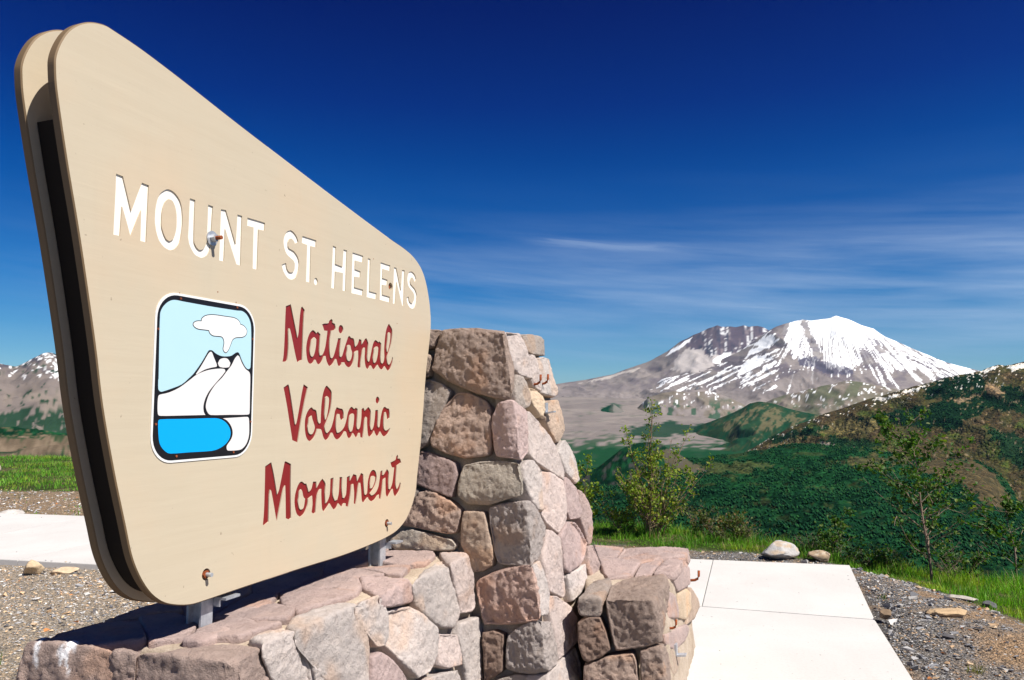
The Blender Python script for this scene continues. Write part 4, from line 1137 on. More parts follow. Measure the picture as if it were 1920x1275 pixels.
('lb',[('LN',[-1164,2337,784,-1112,2326,790,-1095,2322,779,-1094,2318,749,-1092,2313,702,-1088,2308,658,-1130,2316,654,-1150,2326,710,-1158,2332,745]),('LT',[-1138,2285,800,-1097,2295,800,-1079,2285,800,-1118,2330,800,-1145,2315,800])]),
('lb',[('LN',[-1082,2319,780,-1022,2306,782,-882,2275,769,-780,2253,769,-694,2235,770,-686,2232,759,-678,2223,688,-1074,2305,659]),('LT',[-1059,2275,800,-954,2295,800,-826,2378,800,-730,2336,800,-688,2255,800,-665,2144,800,-845,2180,800]),('LF',[-735,2419,776,-726,2426,736,-719,2429,689,-735,2395,700])]),
('pb',[('LT',[-936,2674,800,-932,2798,800,-906,2858,800,-838,2858,800,-760,2798,800,-747,2674,800,-847,2654,800])]),
('pb',[('LT',[-999,2548,800,-969,2603,800,-929,2634,800,-760,2622,800,-805,2524,800,-839,2466,800,-917,2466,800,-971,2478,800])]),
('pb',[('LT',[-855,2968,800,-795,3070,800,-603,3096,800,-602,3010,800,-685,2858,800,-738,2770,800,-815,2858,800])]),
('pb',[('LT',[-802,3114,800,-771,3296,800,-700,3467,800,-648,3256,800,-650,3160,800,-748,3114,800])]),
('pb',[('LT',[-605,3892,800,-388,3864,800,-370,3787,800,-395,3596,800,-518,3583,800,-621,3682,800])]),
('pb',[('LT',[-672,3490,800,-524,3560,800,-454,3536,800,-467,3358,800,-529,3380,800])]),
('pb',[('LT',[-730,3412,800,-682,3467,800,-641,3423,800,-539,3358,800,-660,3317,800,-705,3256,800])]),
('pb',[('LT',[-680,3070,800,-661,3296,800,-626,3256,800,-591,3142,800,-591,3052,800,-633,2968,800])]),
('pb',[('LT',[-1415,2506,800,-1346,2628,800,-1239,2660,800,-1122,2450,800,-1226,2370,800,-1399,2422,800])]),
('pb',[('LT',[-1242,2674,800,-1144,2728,800,-1028,2628,800,-1004,2478,800,-1103,2444,800])]),
('pb',[('LT',[-1345,2660,800,-1296,2820,800,-1240,2952,800,-1137,2755,800,-1251,2694,800])]),
('pb',[('LT',[-1237,2968,800,-1133,3142,800,-1053,3217,800,-992,3035,800,-1017,2728,800,-1128,2755,800])]),
('pb',[('LT',[-1048,3237,800,-931,3478,800,-857,3657,800,-798,3317,800,-896,3052,800,-980,3035,800])]),
('pb',[('LT',[-1004,2694,800,-978,2993,800,-886,3018,800,-871,2873,800,-932,2694,800])]),
('pb',[('LT',[-851,3682,800,-710,3927,800,-624,4046,800,-609,3787,800,-705,3513,800,-792,3337,800])]),
('pb',[('LT',[-881,3035,800,-788,3276,800,-714,3445,800,-698,3266,800,-772,2968,800])]),
('pb',[('LT',[-1000,2450,800,-979,2628,800,-943,2674,800,-869,2835,800,-849,2660,800,-882,2506,800,-932,2422,800])])]
FACES={'PF':([-0.3746,-0.9272,0.1],-3.3600),'PR':([0.9272,-0.3746,0.176],-1.1400),'LF':([0.9272,-0.3746,0.12],-1.4940),'LT':([0.0,0.0,1.0],0.8000),'RT':([0.0,0.0,1.0],0.6000),'RF':([-0.227,-0.9739,0.1],-3.7061),'RR':([0.9466,-0.3225,0.12],-0.5025),'LN':([-0.2094,-0.9778,0.1],-1.9629)}

TH = R(22)
WD = np.array([math.sin(TH), math.cos(TH), 0])
WN = np.array([math.cos(TH), -math.sin(TH), 0])


def wpt(d, n, z):
    return WD * d + WN * n + np.array([0, 0, z])


def hull_mesh(pts):
    bm = bmesh.new()
    for p in pts:
        bm.verts.new(p)
    r = bmesh.ops.convex_hull(bm, input=bm.verts)
    bmesh.ops.delete(bm, geom=[v for v in bm.verts if not v.link_faces], context='VERTS')
    bmesh.ops.recalc_face_normals(bm, faces=bm.faces)
    me = bpy.data.meshes.new('stone')
    bm.to_mesh(me)
    bm.free()
    return me


def remesh_all(meshes, voxel, smooth_it=3):
    """voxel remesh a list of meshes through temporary objects"""
    tmp = []
    for me, vx in zip(meshes, voxel):
        o = bpy.data.objects.new('tmp', me)
        COL.objects.link(o)
        md = o.modifiers.new('r', 'REMESH')
        md.mode = 'VOXEL'
        md.voxel_size = vx
        if smooth_it:
            s = o.modifiers.new('s', 'SMOOTH')
            s.iterations = smooth_it
            s.factor = .5
        tmp.append(o)
    dg = bpy.context.evaluated_depsgraph_get()
    dg.update()
    out = [bpy.data.meshes.new_from_object(o.evaluated_get(dg)) for o in tmp]
    for o, me in zip(tmp, meshes):
        bpy.data.objects.remove(o)
        bpy.data.meshes.remove(me)
    return out


def get_co(me):
    co = np.empty(len(me.vertices) * 3)
    me.vertices.foreach_get('co', co)
    return co.reshape(-1, 3)


def get_no(me):
    no = np.empty(len(me.vertices) * 3)
    me.vertices.foreach_get('normal', no)
    return no.reshape(-1, 3)


def set_col(me, c):
    a = me.color_attributes.new('Col', 'FLOAT_COLOR', 'POINT')
    f = np.ones((len(me.vertices), 4), np.float32)
    f[:, :3] = c
    a.data.foreach_set('color', f.ravel())


def fb3(p, o, seed, gain=.5):
    s = 0
    a = 1
    t = 0
    for i in range(o):
        s = s + a * vn3(p * 2.02 ** i, seed + i)
        t += a
        a *= gain
    return s / t


STONE_COL = {'lb': (.43, .325, .28), 'br': (.32, .245, .205), 'tn': (.47, .36, .28), 'gy': (.40, .345, .305), 'rb': (.41, .305, .25), 'pk': (.52, .40, .375),
             'pg': (.52, .445, .41), 'wh': (.56, .50, .465), 'ye': (.60, .47, .34), 'pb': (.45, .345, .315), 'pw': (.58, .48, .44),
             'wg': (.55, .485, .45), 'gt': (.43, .38, .32), 'pu': (.39, .29, .27), 'gp': (.40, .35, .325), 're': (.46, .325, .275),
             'db': (.235, .165, .13), 'gb': (.33, .275, .24)}


def build_wall():
    root = empty('stone_wall', wpt(3.6, -1.5, 0))
    tag(root, 'pink and brown rubble stone pillar with two low plinths beside the sign', 'wall')
    fac = {k: (np.array(v[0]) / np.linalg.norm(v[0]), v[1] / np.linalg.norm(v[0])) for k, v in FACES.items()}
    rg = np.random.default_rng(3)
    meshes, info = [], []
    for si, (colk, faces) in enumerate(STONES):
        polys = [(fc, np.array(p, float).reshape(-1, 3) / 1000) for fc, p in faces]
        cen = np.concatenate([p for _, p in polys]).mean(0)
        nav = sum(fac[fc][0] for fc, _ in polys)
        nav /= np.linalg.norm(nav)
        pts = []
        for fc, p in polys:
            n = fac[fc][0]
            c = p.mean(0)
            size = np.linalg.norm(p - c, axis=1).mean()
            top = fc in ('LT', 'RT')
            proud = (.004 if top else rg.uniform(.010, .020)) * min(1, size / .12 + .3)
            gap = .0 if top else -.003
            grow = 1.07 if top else 1.0
            if fc == 'RR':
                proud *= .35
            tilt = rg.normal(size=3) * (.05 if fc != 'RR' else .0)
            others = [fac[f2] for f2, _ in polys if f2 != fc]
            for q in p:
                v = (q - c) * grow
                L = np.linalg.norm(v) + 1e-6
                # a point on the shared arris keeps its place, lifted by both faces
                near = [n2 for n2, c2 in others if abs(n2 @ q - c2) < .012]
                if near:
                    pts.append(q + n * proud * .7 + sum(near) * .006)
                    continue
                rim = c + v * max(.3, 1 - gap / L)
                pts.append(rim + n * (.002 if not top else -.004))
                inner = c + v * max(.3, 1 - (.004 + .014 * L) / L)
                pts.append(inner + n * (proud + (v @ tilt + rg.uniform(-.005, .005)) * (0.15 if top else 1)))
                pts.append(rim * .985 + c * .015 - n * .11 if len(polys) == 1 else rim - n * .035)
        if len(polys) > 1:
            pts.append(cen - nav * .12)
        meshes.append(hull_mesh(pts))
        info.append((colk, cen, polys))
    vox = []
    for me in meshes:
        co = get_co(me)
        ext = (co.max(0) - co.min(0)).max()
        vox.append(float(np.clip(ext / 38, .0060, .0102)))
    meshes = remesh_all(meshes, vox, 0)
    for k, (me, (colk, cen, polys)) in enumerate(zip(meshes, info)):
        co = get_co(me)
        for fc, _ in polys:          # flat hewn faces
            n_, c_ = fac[fc]
            ex = co @ n_ - c_ - .009
            co = co - np.where(ex > 0, ex * .72, 0)[:, None] * n_
        if len(polys) > 1:           # relax the voxel steps along the arris
            ne = len(me.edges)
            ev = np.empty(ne * 2, np.int32)
            me.edges.foreach_get('vertices', ev)
            ev = ev.reshape(-1, 2)
            for _ in range(3):
                acc = np.zeros_like(co)
                cnt = np.zeros(len(co))
                for a_, b_ in ((0, 1), (1, 0)):
                    np.add.at(acc, ev[:, a_], co[ev[:, b_]])
                    np.add.at(cnt, ev[:, a_], 1)
                co = co * .5 + acc / np.maximum(cnt, 1)[:, None] * .5
        me.vertices.foreach_set('co', co.ravel())
        me.update()
        no = get_no(me)
        istop = all(fc in ('LT', 'RT') for fc, _ in polys)
        amp = .45 if istop or polys[0][0] == 'RR' else 1.0
        rough = 1.35 if colk in ('br', 'gp', 'db', 're', 'rb', 'gb') else .8
        off = np.array([k * 3.1, k * 1.7, k * 2.3])
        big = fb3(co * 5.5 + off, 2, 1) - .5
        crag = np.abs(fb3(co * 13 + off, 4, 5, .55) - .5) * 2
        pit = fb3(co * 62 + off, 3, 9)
        dsp = amp * (.010 * big - .016 * rough * (crag - .25) + .012 * rough * (pit - .5) + .005 * (fb3(co * 130 + off, 2, 61) - .5))
        # broken faces: a few planes meeting in soft edges
        cc_ = co.mean(0)
        ext = np.linalg.norm(co - cc_, axis=1).max()
        for q in range(3):
            dr = rg.normal(size=3)
            dr -= fac[polys[0][0]][0] * (dr @ fac[polys[0][0]][0])
            dr /= np.linalg.norm(dr)
            h = (co - cc_) @ dr - rg.uniform(-.15, .35) * ext
            h = h + .014 * (fb3(co * 16 + off + q, 3, 51) - .5)
            dsp = dsp - np.clip(h, 0, .12) * rg.uniform(.03, .11) * amp
        dsp = np.maximum(dsp, -.026)
        wf = np.max([np.clip(no @ fac[fc][0], 0, 1) for fc, _ in polys], axis=0)
        dsp = dsp * (.2 + .8 * wf ** 1.5)
        co2 = co + no * dsp[:, None]
        me.vertices.foreach_set('co', co2.ravel())
        me.polygons.foreach_set('use_smooth', np.ones(len(me.polygons), bool))
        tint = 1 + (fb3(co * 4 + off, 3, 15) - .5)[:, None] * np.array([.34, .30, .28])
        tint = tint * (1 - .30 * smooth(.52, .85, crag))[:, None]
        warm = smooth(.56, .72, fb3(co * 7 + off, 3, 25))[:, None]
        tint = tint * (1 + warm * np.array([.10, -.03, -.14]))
        if k == 65:   # bird droppings on the end stone
            for (bx, bz, w, ln) in ((-1.405, .79, .010, .07), (-1.300, .795, .026, .028), (-1.296, .77, .006, .07), (-1.316, .775, .004, .04)):
                wob = .030 * (fb3(co * 30, 2, 3) - .5)
                m = smooth(w, w * .6, np.abs(co[:, 0] - bx + wob)) * smooth(bz - ln, bz - ln * .6, co[:, 2] + wob) * smooth(.5, .35, fb3(co * 55, 2, 31) * (.8 if w > .02 else .6))
                tint = tint * (1 - m[:, None]) + m[:, None] * np.array([2.6, 3.4, 4.0])
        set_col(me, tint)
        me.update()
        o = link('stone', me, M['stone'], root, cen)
        c = np.array(STONE_COL[colk]) * rg.uniform(.93, 1.07)
        o.color = (*c, 1)
    # sandy mortar cores, set back behind the stone faces
    cores = []
    zt = 1.84
    P = []
    for z in (-.1, zt):
        df = 3.36 + .1 * z + .046
        nf = -1.14 - .176 * z - .044
        db_ = 4.62 - .27 * z
        nb = -2.75 + .2 * z
        P += [wpt(df, nf, z), wpt(df, nb, z), wpt(db_, nf, z), wpt(db_, nb, z)]
    cores.append(P)
    P = []
    for z in (-.1, .777):
        nf = -1.59 + .12 * (.8 - z) - .045
        df = 1.80 - .05 * (.8 - z)
        P += [wpt(df + .13, nf, z), wpt(df - .05, -2.24, z), wpt(3.52, nf, z), wpt(3.52, -2.24, z)]
    cores.append(P)
    P = []
    for z in (-.1, .578):
        e = .6 - z
        for (x, y, ox, oy) in ((.36, 3.85, 0, -1), (.735, 3.885, 1, -.6), (1.09, 5.02, 1, .2), (.45, 5.16, -.2, 1)):
            P.append(np.array([x + ox * (.11 * e) - (.010 if ox == 1 else .03) * ox, y + oy * (.10 * e) - .03 * oy, z]))
    cores.append(P)
    cm = remesh_all([hull_mesh(p) for p in cores], [.024, .022, .018], 1)
    for me, p in zip(cm, cores):
        co = get_co(me)
        no = get_no(me)
        dsp = .022 * (fb3(co * 9, 3, 41) - .5) + .008 * (fb3(co * 40, 2, 45) - .5)
        me.vertices.foreach_set('co', (co + no * dsp[:, None]).ravel())
        me.polygons.foreach_set('use_smooth', np.ones(len(me.polygons), bool))
        me.update()
        link('mortar', me, M['mortar'], root, co.mean(0) * [1, 1, 0])
    # rusty bar ends and galvanised straps built into the joints
    def face_pt(px, py, fc):
        nv, c = FACES[fc]
        nv = np.array(nv)
        b = 637.5 - py
        v = np.array([px - 960, F * CP - b * SP, F * SP + b * CP])
        t = (c - nv[2] * CAM_Z) / (nv @ v)
        return v * t + np.array([0, 0, CAM_Z]), nv / np.linalg.norm(nv)
    for (px, py, fc, s) in ((1001, 721, 'PR', 1.0), (1015, 720, 'PR', 1.0), (1296, 1088, 'RR', 1.25), (1255, 1178, 'RR', .9)):
        p, n = face_pt(px, py, fc)
        upv = np.array([.0, .05, 1.0])
        pts = [p - n * .05, p + n * .018 * s, p + n * .032 * s + upv * .006 * s, p + n * .038 * s + upv * .018 * s, p + n * .039 * s + upv * .045 * s]
        v, f = tube([np.array(q) for q in pts], [.0065 * s] * 5, 8)
        link('rebar_hook', np_mesh('rebar_hook', v, f, True), M['rust'], root, p)
    for (px, py, fc, s) in ((1022, 775, 'PR', 1.0), (1266, 1228, 'RR', 1.0)):
        p, n = face_pt(px, py, fc)
        dv = np.cross([0, 0, 1], n)
        bm = bmesh.new()
        for (a0, a1, b0, b1) in ((-.02, .010, .0, .055), (.010, .055, -.004, .004)):
            q = [p + n * a + dv * w + np.array([0, 0, b]) for a in (a0, a1) for w in (-.02, .02) for b in (b0, b1)]
            vs = [bm.verts.new(x) for x in q]
            bmesh.ops.convex_hull(bm, input=vs)
        bmesh.ops.recalc_face_normals(bm, faces=bm.faces)
        me = bpy.data.meshes.new('steel_strap')
        bm.to_mesh(me)
        bm.free()
        link('steel_strap', me, M['galv'], root, p)
    return root


def tube(pts, rad, k=6, cap=True):
    """tapered tube through points; quads"""
    pts = np.asarray(pts, float)
    n = len(pts)
    tg = np.gradient(pts, axis=0)
    tg /= np.linalg.norm(tg, axis=1)[:, None] + 1e-9
    ref = np.array([.31, .17, .93])
    V = []
    for i in range(n):
        if abs(tg[i] @ ref) > .95:
            r0 = np.array([1.0, .1, 0])
        else:
            r0 = ref
        u_ = np.cross(tg[i], r0)
        u_ /= np.linalg.norm(u_)
        w_ = np.cross(tg[i], u_)
        a = np.linspace(0, 2 * math.pi, k, endpoint=False)
        V.append(pts[i] + rad[i] * (np.cos(a)[:, None] * u_ + np.sin(a)[:, None] * w_))
    V = np.concatenate(V)
    i = np.arange(n - 1)[:, None] * k
    jj = np.arange(k)
    Fc = np.stack([i + jj, i + (jj + 1) % k, i + k + (jj + 1) % k, i + k + jj], -1).reshape(-1, 4)
    if cap:
        Fc = np.concatenate([Fc, np.array([[(n - 1) * k, (n - 1) * k + 1, (n - 1) * k + k // 2, (n - 1) * k + k - 1]])]) if k == 4 else \
            np.concatenate([Fc, np.stack([np.full(k // 2 - 1, (n - 1) * k), (n - 1) * k + 1 + 2 * np.arange(k // 2 - 1), (n - 1) * k + 2 + 2 * np.arange(k // 2 - 1), (n - 1) * k + np.minimum(3 + 2 * np.arange(k // 2 - 1), k - 1)], -1)])
    return V, Fc


build_wall()

# ---------------------------------------------------------------- the sign
SA = R(20.8)
SD = np.array([math.sin(SA), math.cos(SA), 0])
SN = np.array([math.cos(SA), -math.sin(SA), 0])
FRONT = -1.80                   # offset of the front face along SN
BT = .030                       # board thickness
GAP = .092                      # room between the two boards


def uvp(uv):
    return np.array(uv, float).reshape(-1, 2) / 10000 + [1.4, .8]


def curve_smooth(p, sub=4, corner=48):
    """Catmull-Rom through the points, corners sharper than the angle are kept"""
    n = len(p)
    out = []
    nx = np.roll(p, -1, 0) - p
    pv = p - np.roll(p, 1, 0)
    ang = np.degrees(np.abs(np.arctan2(pv[:, 0] * nx[:, 1] - pv[:, 1] * nx[:, 0], (pv * nx).sum(1))))
    for i in range(n):
        p1, p2 = p[i], p[(i + 1) % n]
        m1 = np.zeros(2) if ang[i] > corner else (p2 - p[i - 1]) / 2
        m2 = np.zeros(2) if ang[(i + 1) % n] > corner else (p[(i + 2) % n] - p1) / 2
        if ang[i] > corner:
            m1 = (p2 - p1) * .9
        if ang[(i + 1) % n] > corner:
            m2 = (p2 - p1) * .9
        L = np.linalg.norm(p2 - p1)
        for m in (m1, m2):
            q = np.linalg.norm(m)
            if q > 1.3 * L:
                m *= 1.3 * L / q
        for t in np.linspace(0, 1, sub, endpoint=False):
            out.append((2 * t ** 3 - 3 * t * t + 1) * p1 + (t ** 3 - 2 * t * t + t) * m1 + (-2 * t ** 3 + 3 * t * t) * p2 + (t ** 3 - t * t) * m2)
    return np.array(out)


def area(p):
    x, y = p.T
    return .5 * np.sum(x * np.roll(y, -1) - y * np.roll(x, -1))


def offset(p, d):
    """offset a closed outline outwards by d"""
    if area(p) < 0:
        p = p[::-1]
    t = np.roll(p, -1, 0) - np.roll(p, 1, 0)
    t /= np.linalg.norm(t, axis=1)[:, None] + 1e-12
    return p + d * np.stack([t[:, 1], -t[:, 0]], -1)


def fill(loops):
    """triangulate outlines with holes -> verts (n,2), tris"""
    cu = bpy.data.curves.new('fill', 'CURVE')
    cu.dimensions = '2D'
    cu.fill_mode = 'BOTH'
    for lp_ in loops:
        s = cu.splines.new('POLY')
        s.points.add(len(lp_) - 1)
        s.points.foreach_set('co', np.concatenate([lp_, np.zeros((len(lp_), 1)), np.ones((len(lp_), 1))], 1).ravel())
        s.use_cyclic_u = True
    o = bpy.data.objects.new('fill', cu)
    COL.objects.link(o)
    me = o.to_mesh()
    co = get_co(me)[:, :2].copy()
    me.calc_loop_triangles()
    tr = np.array([t.vertices[:] for t in me.loop_triangles], int)
    o.to_mesh_clear()
    bpy.data.objects.remove(o)
    bpy.data.curves.remove(cu)
    # consistent winding
    a = co[tr]
    cr = (a[:, 1, 0] - a[:, 0, 0]) * (a[:, 2, 1] - a[:, 0, 1]) - (a[:, 1, 1] - a[:, 0, 1]) * (a[:, 2, 0] - a[:, 0, 0])
    tr[cr < 0] = tr[cr < 0][:, ::-1]
    return co, tr


def to3(uv, w):
    """sign plane (u along, z up, w metres out of the front face) -> world"""
    uv = np.asarray(uv)
    return uv[:, :1] * SD + (FRONT + w) * SN + uv[:, 1:2] * np.array([0, 0, 1.0])


class Geo:
    def __init__(s):
        s.v, s.f, s.n = [], [], 0

    def add(s, v, f):
        s.v.append(np.asarray(v, float))
        f = np.asarray(f, int)
        if f.shape[1] == 3:
            f = np.concatenate([f, f[:, 2:]], 1)
        s.f.append(f + s.n)
        s.n += len(v)

    def sheet(s, loops, w, flip=False):
        co, tr = fill(loops)
        s.add(to3(co, w), tr[:, ::-1] if flip else tr)

    def wall(s, lp0, w0, lp1, w1):
        n = len(lp0)
        i = np.arange(n)
        s.add(np.concatenate([to3(lp0, w0), to3(lp1, w1)]), np.stack([i, (i + 1) % n, n + (i + 1) % n, n + i], -1))

    def mesh(s, name, recalc=False):
        me = bpy.data.meshes.new(name)
        V = np.concatenate(s.v)
        Fq = np.concatenate(s.f)
        me.from_pydata(V.tolist(), [], [tuple(dict.fromkeys(q)) for q in Fq.tolist()])
        if recalc:
            bm = bmesh.new()
            bm.from_mesh(me)
            bmesh.ops.remove_doubles(bm, verts=bm.verts, dist=1e-5)
            bmesh.ops.recalc_face_normals(bm, faces=bm.faces)
            bm.to_mesh(me)
            bm.free()
        me.update()
        return me


def circle(c, r, k=20):
    t = np.linspace(0, 2 * math.pi, k, endpoint=False)
    return np.array(c) + r * np.stack([np.cos(t), np.sin(t)], -1)


def jitter(p, s, seed):
    q = np.arange(len(p)) * .37
    return p + s * np.stack([vn2(q, q * 0 + seed) - .5, vn2(q, q * 0 + seed + 50) - .5], -1)


def edge_material(me, outline, tol=.0042):
    """faces on the rim of a board take the brown edge paint"""
    me.materials.append(M['board'])
    me.materials.append(M['board_edge'])
    for p_ in me.polygons:
        n = p_.normal
        if abs(n.x * SN[0] + n.y * SN[1]) < .9:
            c = p_.center
            u_, z_ = c.x * SD[0] + c.y * SD[1], c.z
            if np.min(np.hypot(outline[:, 0] - u_, outline[:, 1] - z_)) < .03:
                p_.material_index = 1


def plate(loops, w0, w1):
    g = Geo()
    g.sheet(loops, w1)
    for lp_ in loops:
        g.wall(lp_, w1, lp_, w0)
    return g


M['gap_shade'] = paint('gap_shade_black', (.014, .010, .007), 0.9, .3, False)  # near-black colour standing in for shade between the boards


def build_sign():
    base = np.array([*(SD * 2.55 + SN * (-1.876))[:2], .79])
    root = empty('park_sign', base)
    tag(root, 'tall beige double board park sign with a volcano emblem, on the low stone plinth', 'sign')
    out = curve_smooth(uvp(OUTLINE), 5, 60)
    if area(out) < 0:
        out = out[::-1]
    bolts = uvp(BOLTS)
    white = [[jitter(curve_smooth(uvp(c), 4), .0011, 3 + i) for c in ch] for i, ch in enumerate(WHITE)]
    red = [[curve_smooth(uvp(c), 4, 55) for c in ch] for ch in RED]
    DEP = .0045
    # front board: face with the letters and bolt holes cut into it
    g = Geo()
    holes = [circle(b, .0185, 20) for b in bolts[1:]]
    letters = [c for ch in white + red for c in ch]
    inn = offset(out, -.0035)
    g.sheet([inn] + letters + holes, 0)
    g.wall(inn, 0, out, -.0035)
    g.wall(out, -.0035, out, -BT + .0035)
    g.wall(out, -BT + .0035, inn, -BT)
    g.sheet([inn], -BT, True)
    for c in letters:
        g.wall(c, 0, c, -DEP)
    for c in holes:
        g.wall(c, 0, c, -.022)
    me = g.mesh('board')
    edge_material(me, out)
    fb = link('board', me, None, root, base)
    fb['label'] = 'front board with cut letters'
    # paint at the bottom of the cuts
    for ch in white:
        gg = Geo()
        gg.sheet(ch, -DEP + .0004)
        link('letter', gg.mesh('letter'), M['white'], root, base)
    for ch in red:
        gg = Geo()
        gg.sheet(ch, -DEP + .0004)
        link('lettering', gg.mesh('lettering'), M['red'], root, base)
    # back board, plain
    g = Geo()
    w = -BT - GAP
    g.sheet([inn], w)
    g.wall(inn, w, out, w - .0035)
    g.wall(out, w - .0035, out, w - BT + .0035)
    g.wall(out, w - BT + .0035, inn, w - BT)
    g.sheet([inn], w - BT, True)
    me = g.mesh('board')
    edge_material(me, out)
    bb = link('board', me, None, root, base)
    bb['label'] = 'plain back board'
    # added near-black panel between the boards: blocks light, stands in for the gap's shade
    shade_lp = offset(out, -.028)
    shade_lp = shade_lp[shade_lp[:, 1] < 2.27]
    link('gap_shade', plate([shade_lp], -BT - GAP + .004, -BT - .004).mesh('gap_shade'), M['gap_shade'], root, base)
    # emblem plaque: thin metal plate with painted fields
    def rrect(u0, u1, z0, z1, r):
        t = np.linspace(0, math.pi / 2, 10)
        pts = []
        for cx, cz, a in ((u1 - r, z1 - r, 0), (u0 + r, z1 - r, 1), (u0 + r, z0 + r, 2), (u1 - r, z0 + r, 3)):
            pts += [(cx + r * math.cos(x + a * math.pi / 2), cz + r * math.sin(x + a * math.pi / 2)) for x in t]
        return np.array(pts)
    plq = link('emblem_plaque', plate([rrect(1.7675, 2.2125, 1.333, 1.847, .082)], .0, .0025).mesh('plaque'), M['plate'], root, base)
    link('emblem_border', plate([rrect(1.7745, 2.2055, 1.340, 1.840, .076)], .0025, .0031).mesh('border'), M['black'], plq, base)

    def cell(nm, key, m_, w0=.0031, w1=.0037, dlt=0.0):
        p = curve_smooth(uvp(EMBLEM[key]), 3, 62)
        if dlt:
            p = offset(p, dlt)
        link(nm, plate([p], w0, w1).mesh(nm), m_, plq, base)
    cell('emblem_sky', 'sky', M['sky_blue'])
    cell('cloud_outline', 'cloud', M['black'], .0037, .0041, .0014)
    cell('emblem_cloud', 'cloud', M['plate'], .0041, .0045, -.0012)
    for k in ('peak', 'dome', 'left_slope', 'right_slope', 'shore'):
        cell('emblem_slope', k, M['ash'])
    cell('emblem_lake', 'water', M['cyan'])
    for s_ in uvp(EMBLEM['screws']):
        link('screw', plate([circle(s_, .0036, 10)], .0025, .0052).mesh('screw'), M['rust'], plq, base)
    for s_ in uvp(PINHOLES):
        link('nail_head', plate([circle(s_, .0022, 8)], .0, .0006).mesh('nail'), M['rust'], root, base)
    # through bolts: the one between the letters stands proud on a washer, the others sit in their holes
    for i, b in enumerate(bolts):
        z0 = .0 if i == 0 else -.021
        if i == 0:
            bo = link('bolt', plate([circle(b, .024, 28)], z0, z0 + .004).mesh('washer'), M['galv'], root, base)
        else:
            bo = link('bolt', plate([circle(b, .0183, 20)], z0 - .001, z0).mesh('washer'), M['rust'], root, base)
        h0 = z0 + (.004 if i == 0 else 0)
        hgt = .016 if i == 0 else (.012 if i == 1 else .024)
        link('nut', plate([circle(b, .0125, 6)], h0, h0 + hgt).mesh('nut'), M['galv'] if i == 0 else M['rust'], bo, base)
        if i != 1:
            link('stud', plate([circle(b, .0068, 12)], h0 + hgt, h0 + hgt + .020).mesh('stud'), M['rust'] if i in (0,) else M['galv'], bo, base)
    # steel posts between the boards, each with a bearing angle under the boards
    for uc in (2.076, 3.195):
        g = Geo()
        hw = .026
        yc = -BT - GAP / 2
        tw = .030
        def box(u0, u1, z0, z1, w0, w1):
            q = np.array([[u0, z0], [u1, z0], [u1, z1], [u0, z1]])
            g.sheet([q], w1)
            g.sheet([q], w0, True)
            g.wall(q, w1, q, w0)
        box(uc - hw, uc + hw, .77, 1.9 if uc < 3 else 2.0, yc + tw - .008, yc + tw)      # front flange
        box(uc - hw, uc + hw, .77, 1.9 if uc < 3 else 2.0, yc - tw, yc - tw + .008)      # rear flange
        box(uc - .004, uc + .004, .77, 1.9 if uc < 3 else 2.0, yc - tw + .008, yc + tw - .008)
        po = link('post', g.mesh('post', True), M['galv'], root, base)
        g = Geo()
        box(uc + .027, uc + .095, .872, .880, -.045, .006)
        box(uc + .027, uc + .033, .85, .872, -.060, -.02)
        link('bracket', g.mesh('bracket', True), M['galv'], po, base)
    return root


build_sign()

# ---------------------------------------------------------------- boulders and loose stones
def gz(x, y):
    return float(ground_z(np.array([x]), np.array([y]))[0])


def rock(name, label, cat, x, y, size, col, seed, rz=0.0, group=None, sink=.12, z=None, planes=9, col2=None):
    rg = np.random.default_rng(seed)
    bm = bmesh.new()
    bmesh.ops.create_icosphere(bm, subdivisions=4, radius=1.0)
    me = bpy.data.meshes.new(name)
    bm.to_mesh(me)
    bm.free()
    co = get_co(me)
    p = co.copy()
    for _ in range(planes):
        d = rg.normal(size=3)
        d /= np.linalg.norm(d)
        h = rg.uniform(.55, .86)
        s = p @ d
        p = p - np.clip(s - h, 0, None)[:, None] * d * .94
    p += co * (.22 * (fb3(co * 2.2 + seed, 3, seed) - .5) - .09 * np.abs(fb3(co * 6 + seed, 3, seed + 4) - .5) + .035 * (fb3(co * 18 + seed, 2, seed + 8) - .5))[:, None]
    p[:, 2] -= p[:, 2].min()
    p[:, 2] /= p[:, 2].max()
    p[:, :2] /= np.abs(p[:, :2]).max(0)
    p = p * np.array([size[0] / 2, size[1] / 2, size[2] * (1 + sink)])
    c, s = math.cos(rz), math.sin(rz)
    p[:, :2] = p[:, :2] @ np.array([[c, s], [-s, c]])
    z0 = (gz(x, y) if z is None else z) - sink * size[2]
    p += [x, y, z0]
    me.vertices.foreach_set('co', p.ravel())
    me.polygons.foreach_set('use_smooth', np.ones(len(me.polygons), bool))
    n = fb3(co * 3 + seed, 4, seed + 12)
    C = np.array(col) * (.72 + .56 * n)[:, None]
    if col2 is not None:
        C = lerp(C, np.array(col2), smooth(.52, .62, fb3(co * 2.4 + seed, 3, seed + 16)) * .8)
    set_col(me, C)
    me.update()
    o = link(name, me, M['boulder'], None, (x, y, z0))
    tag(o, label, cat, group)
    return o


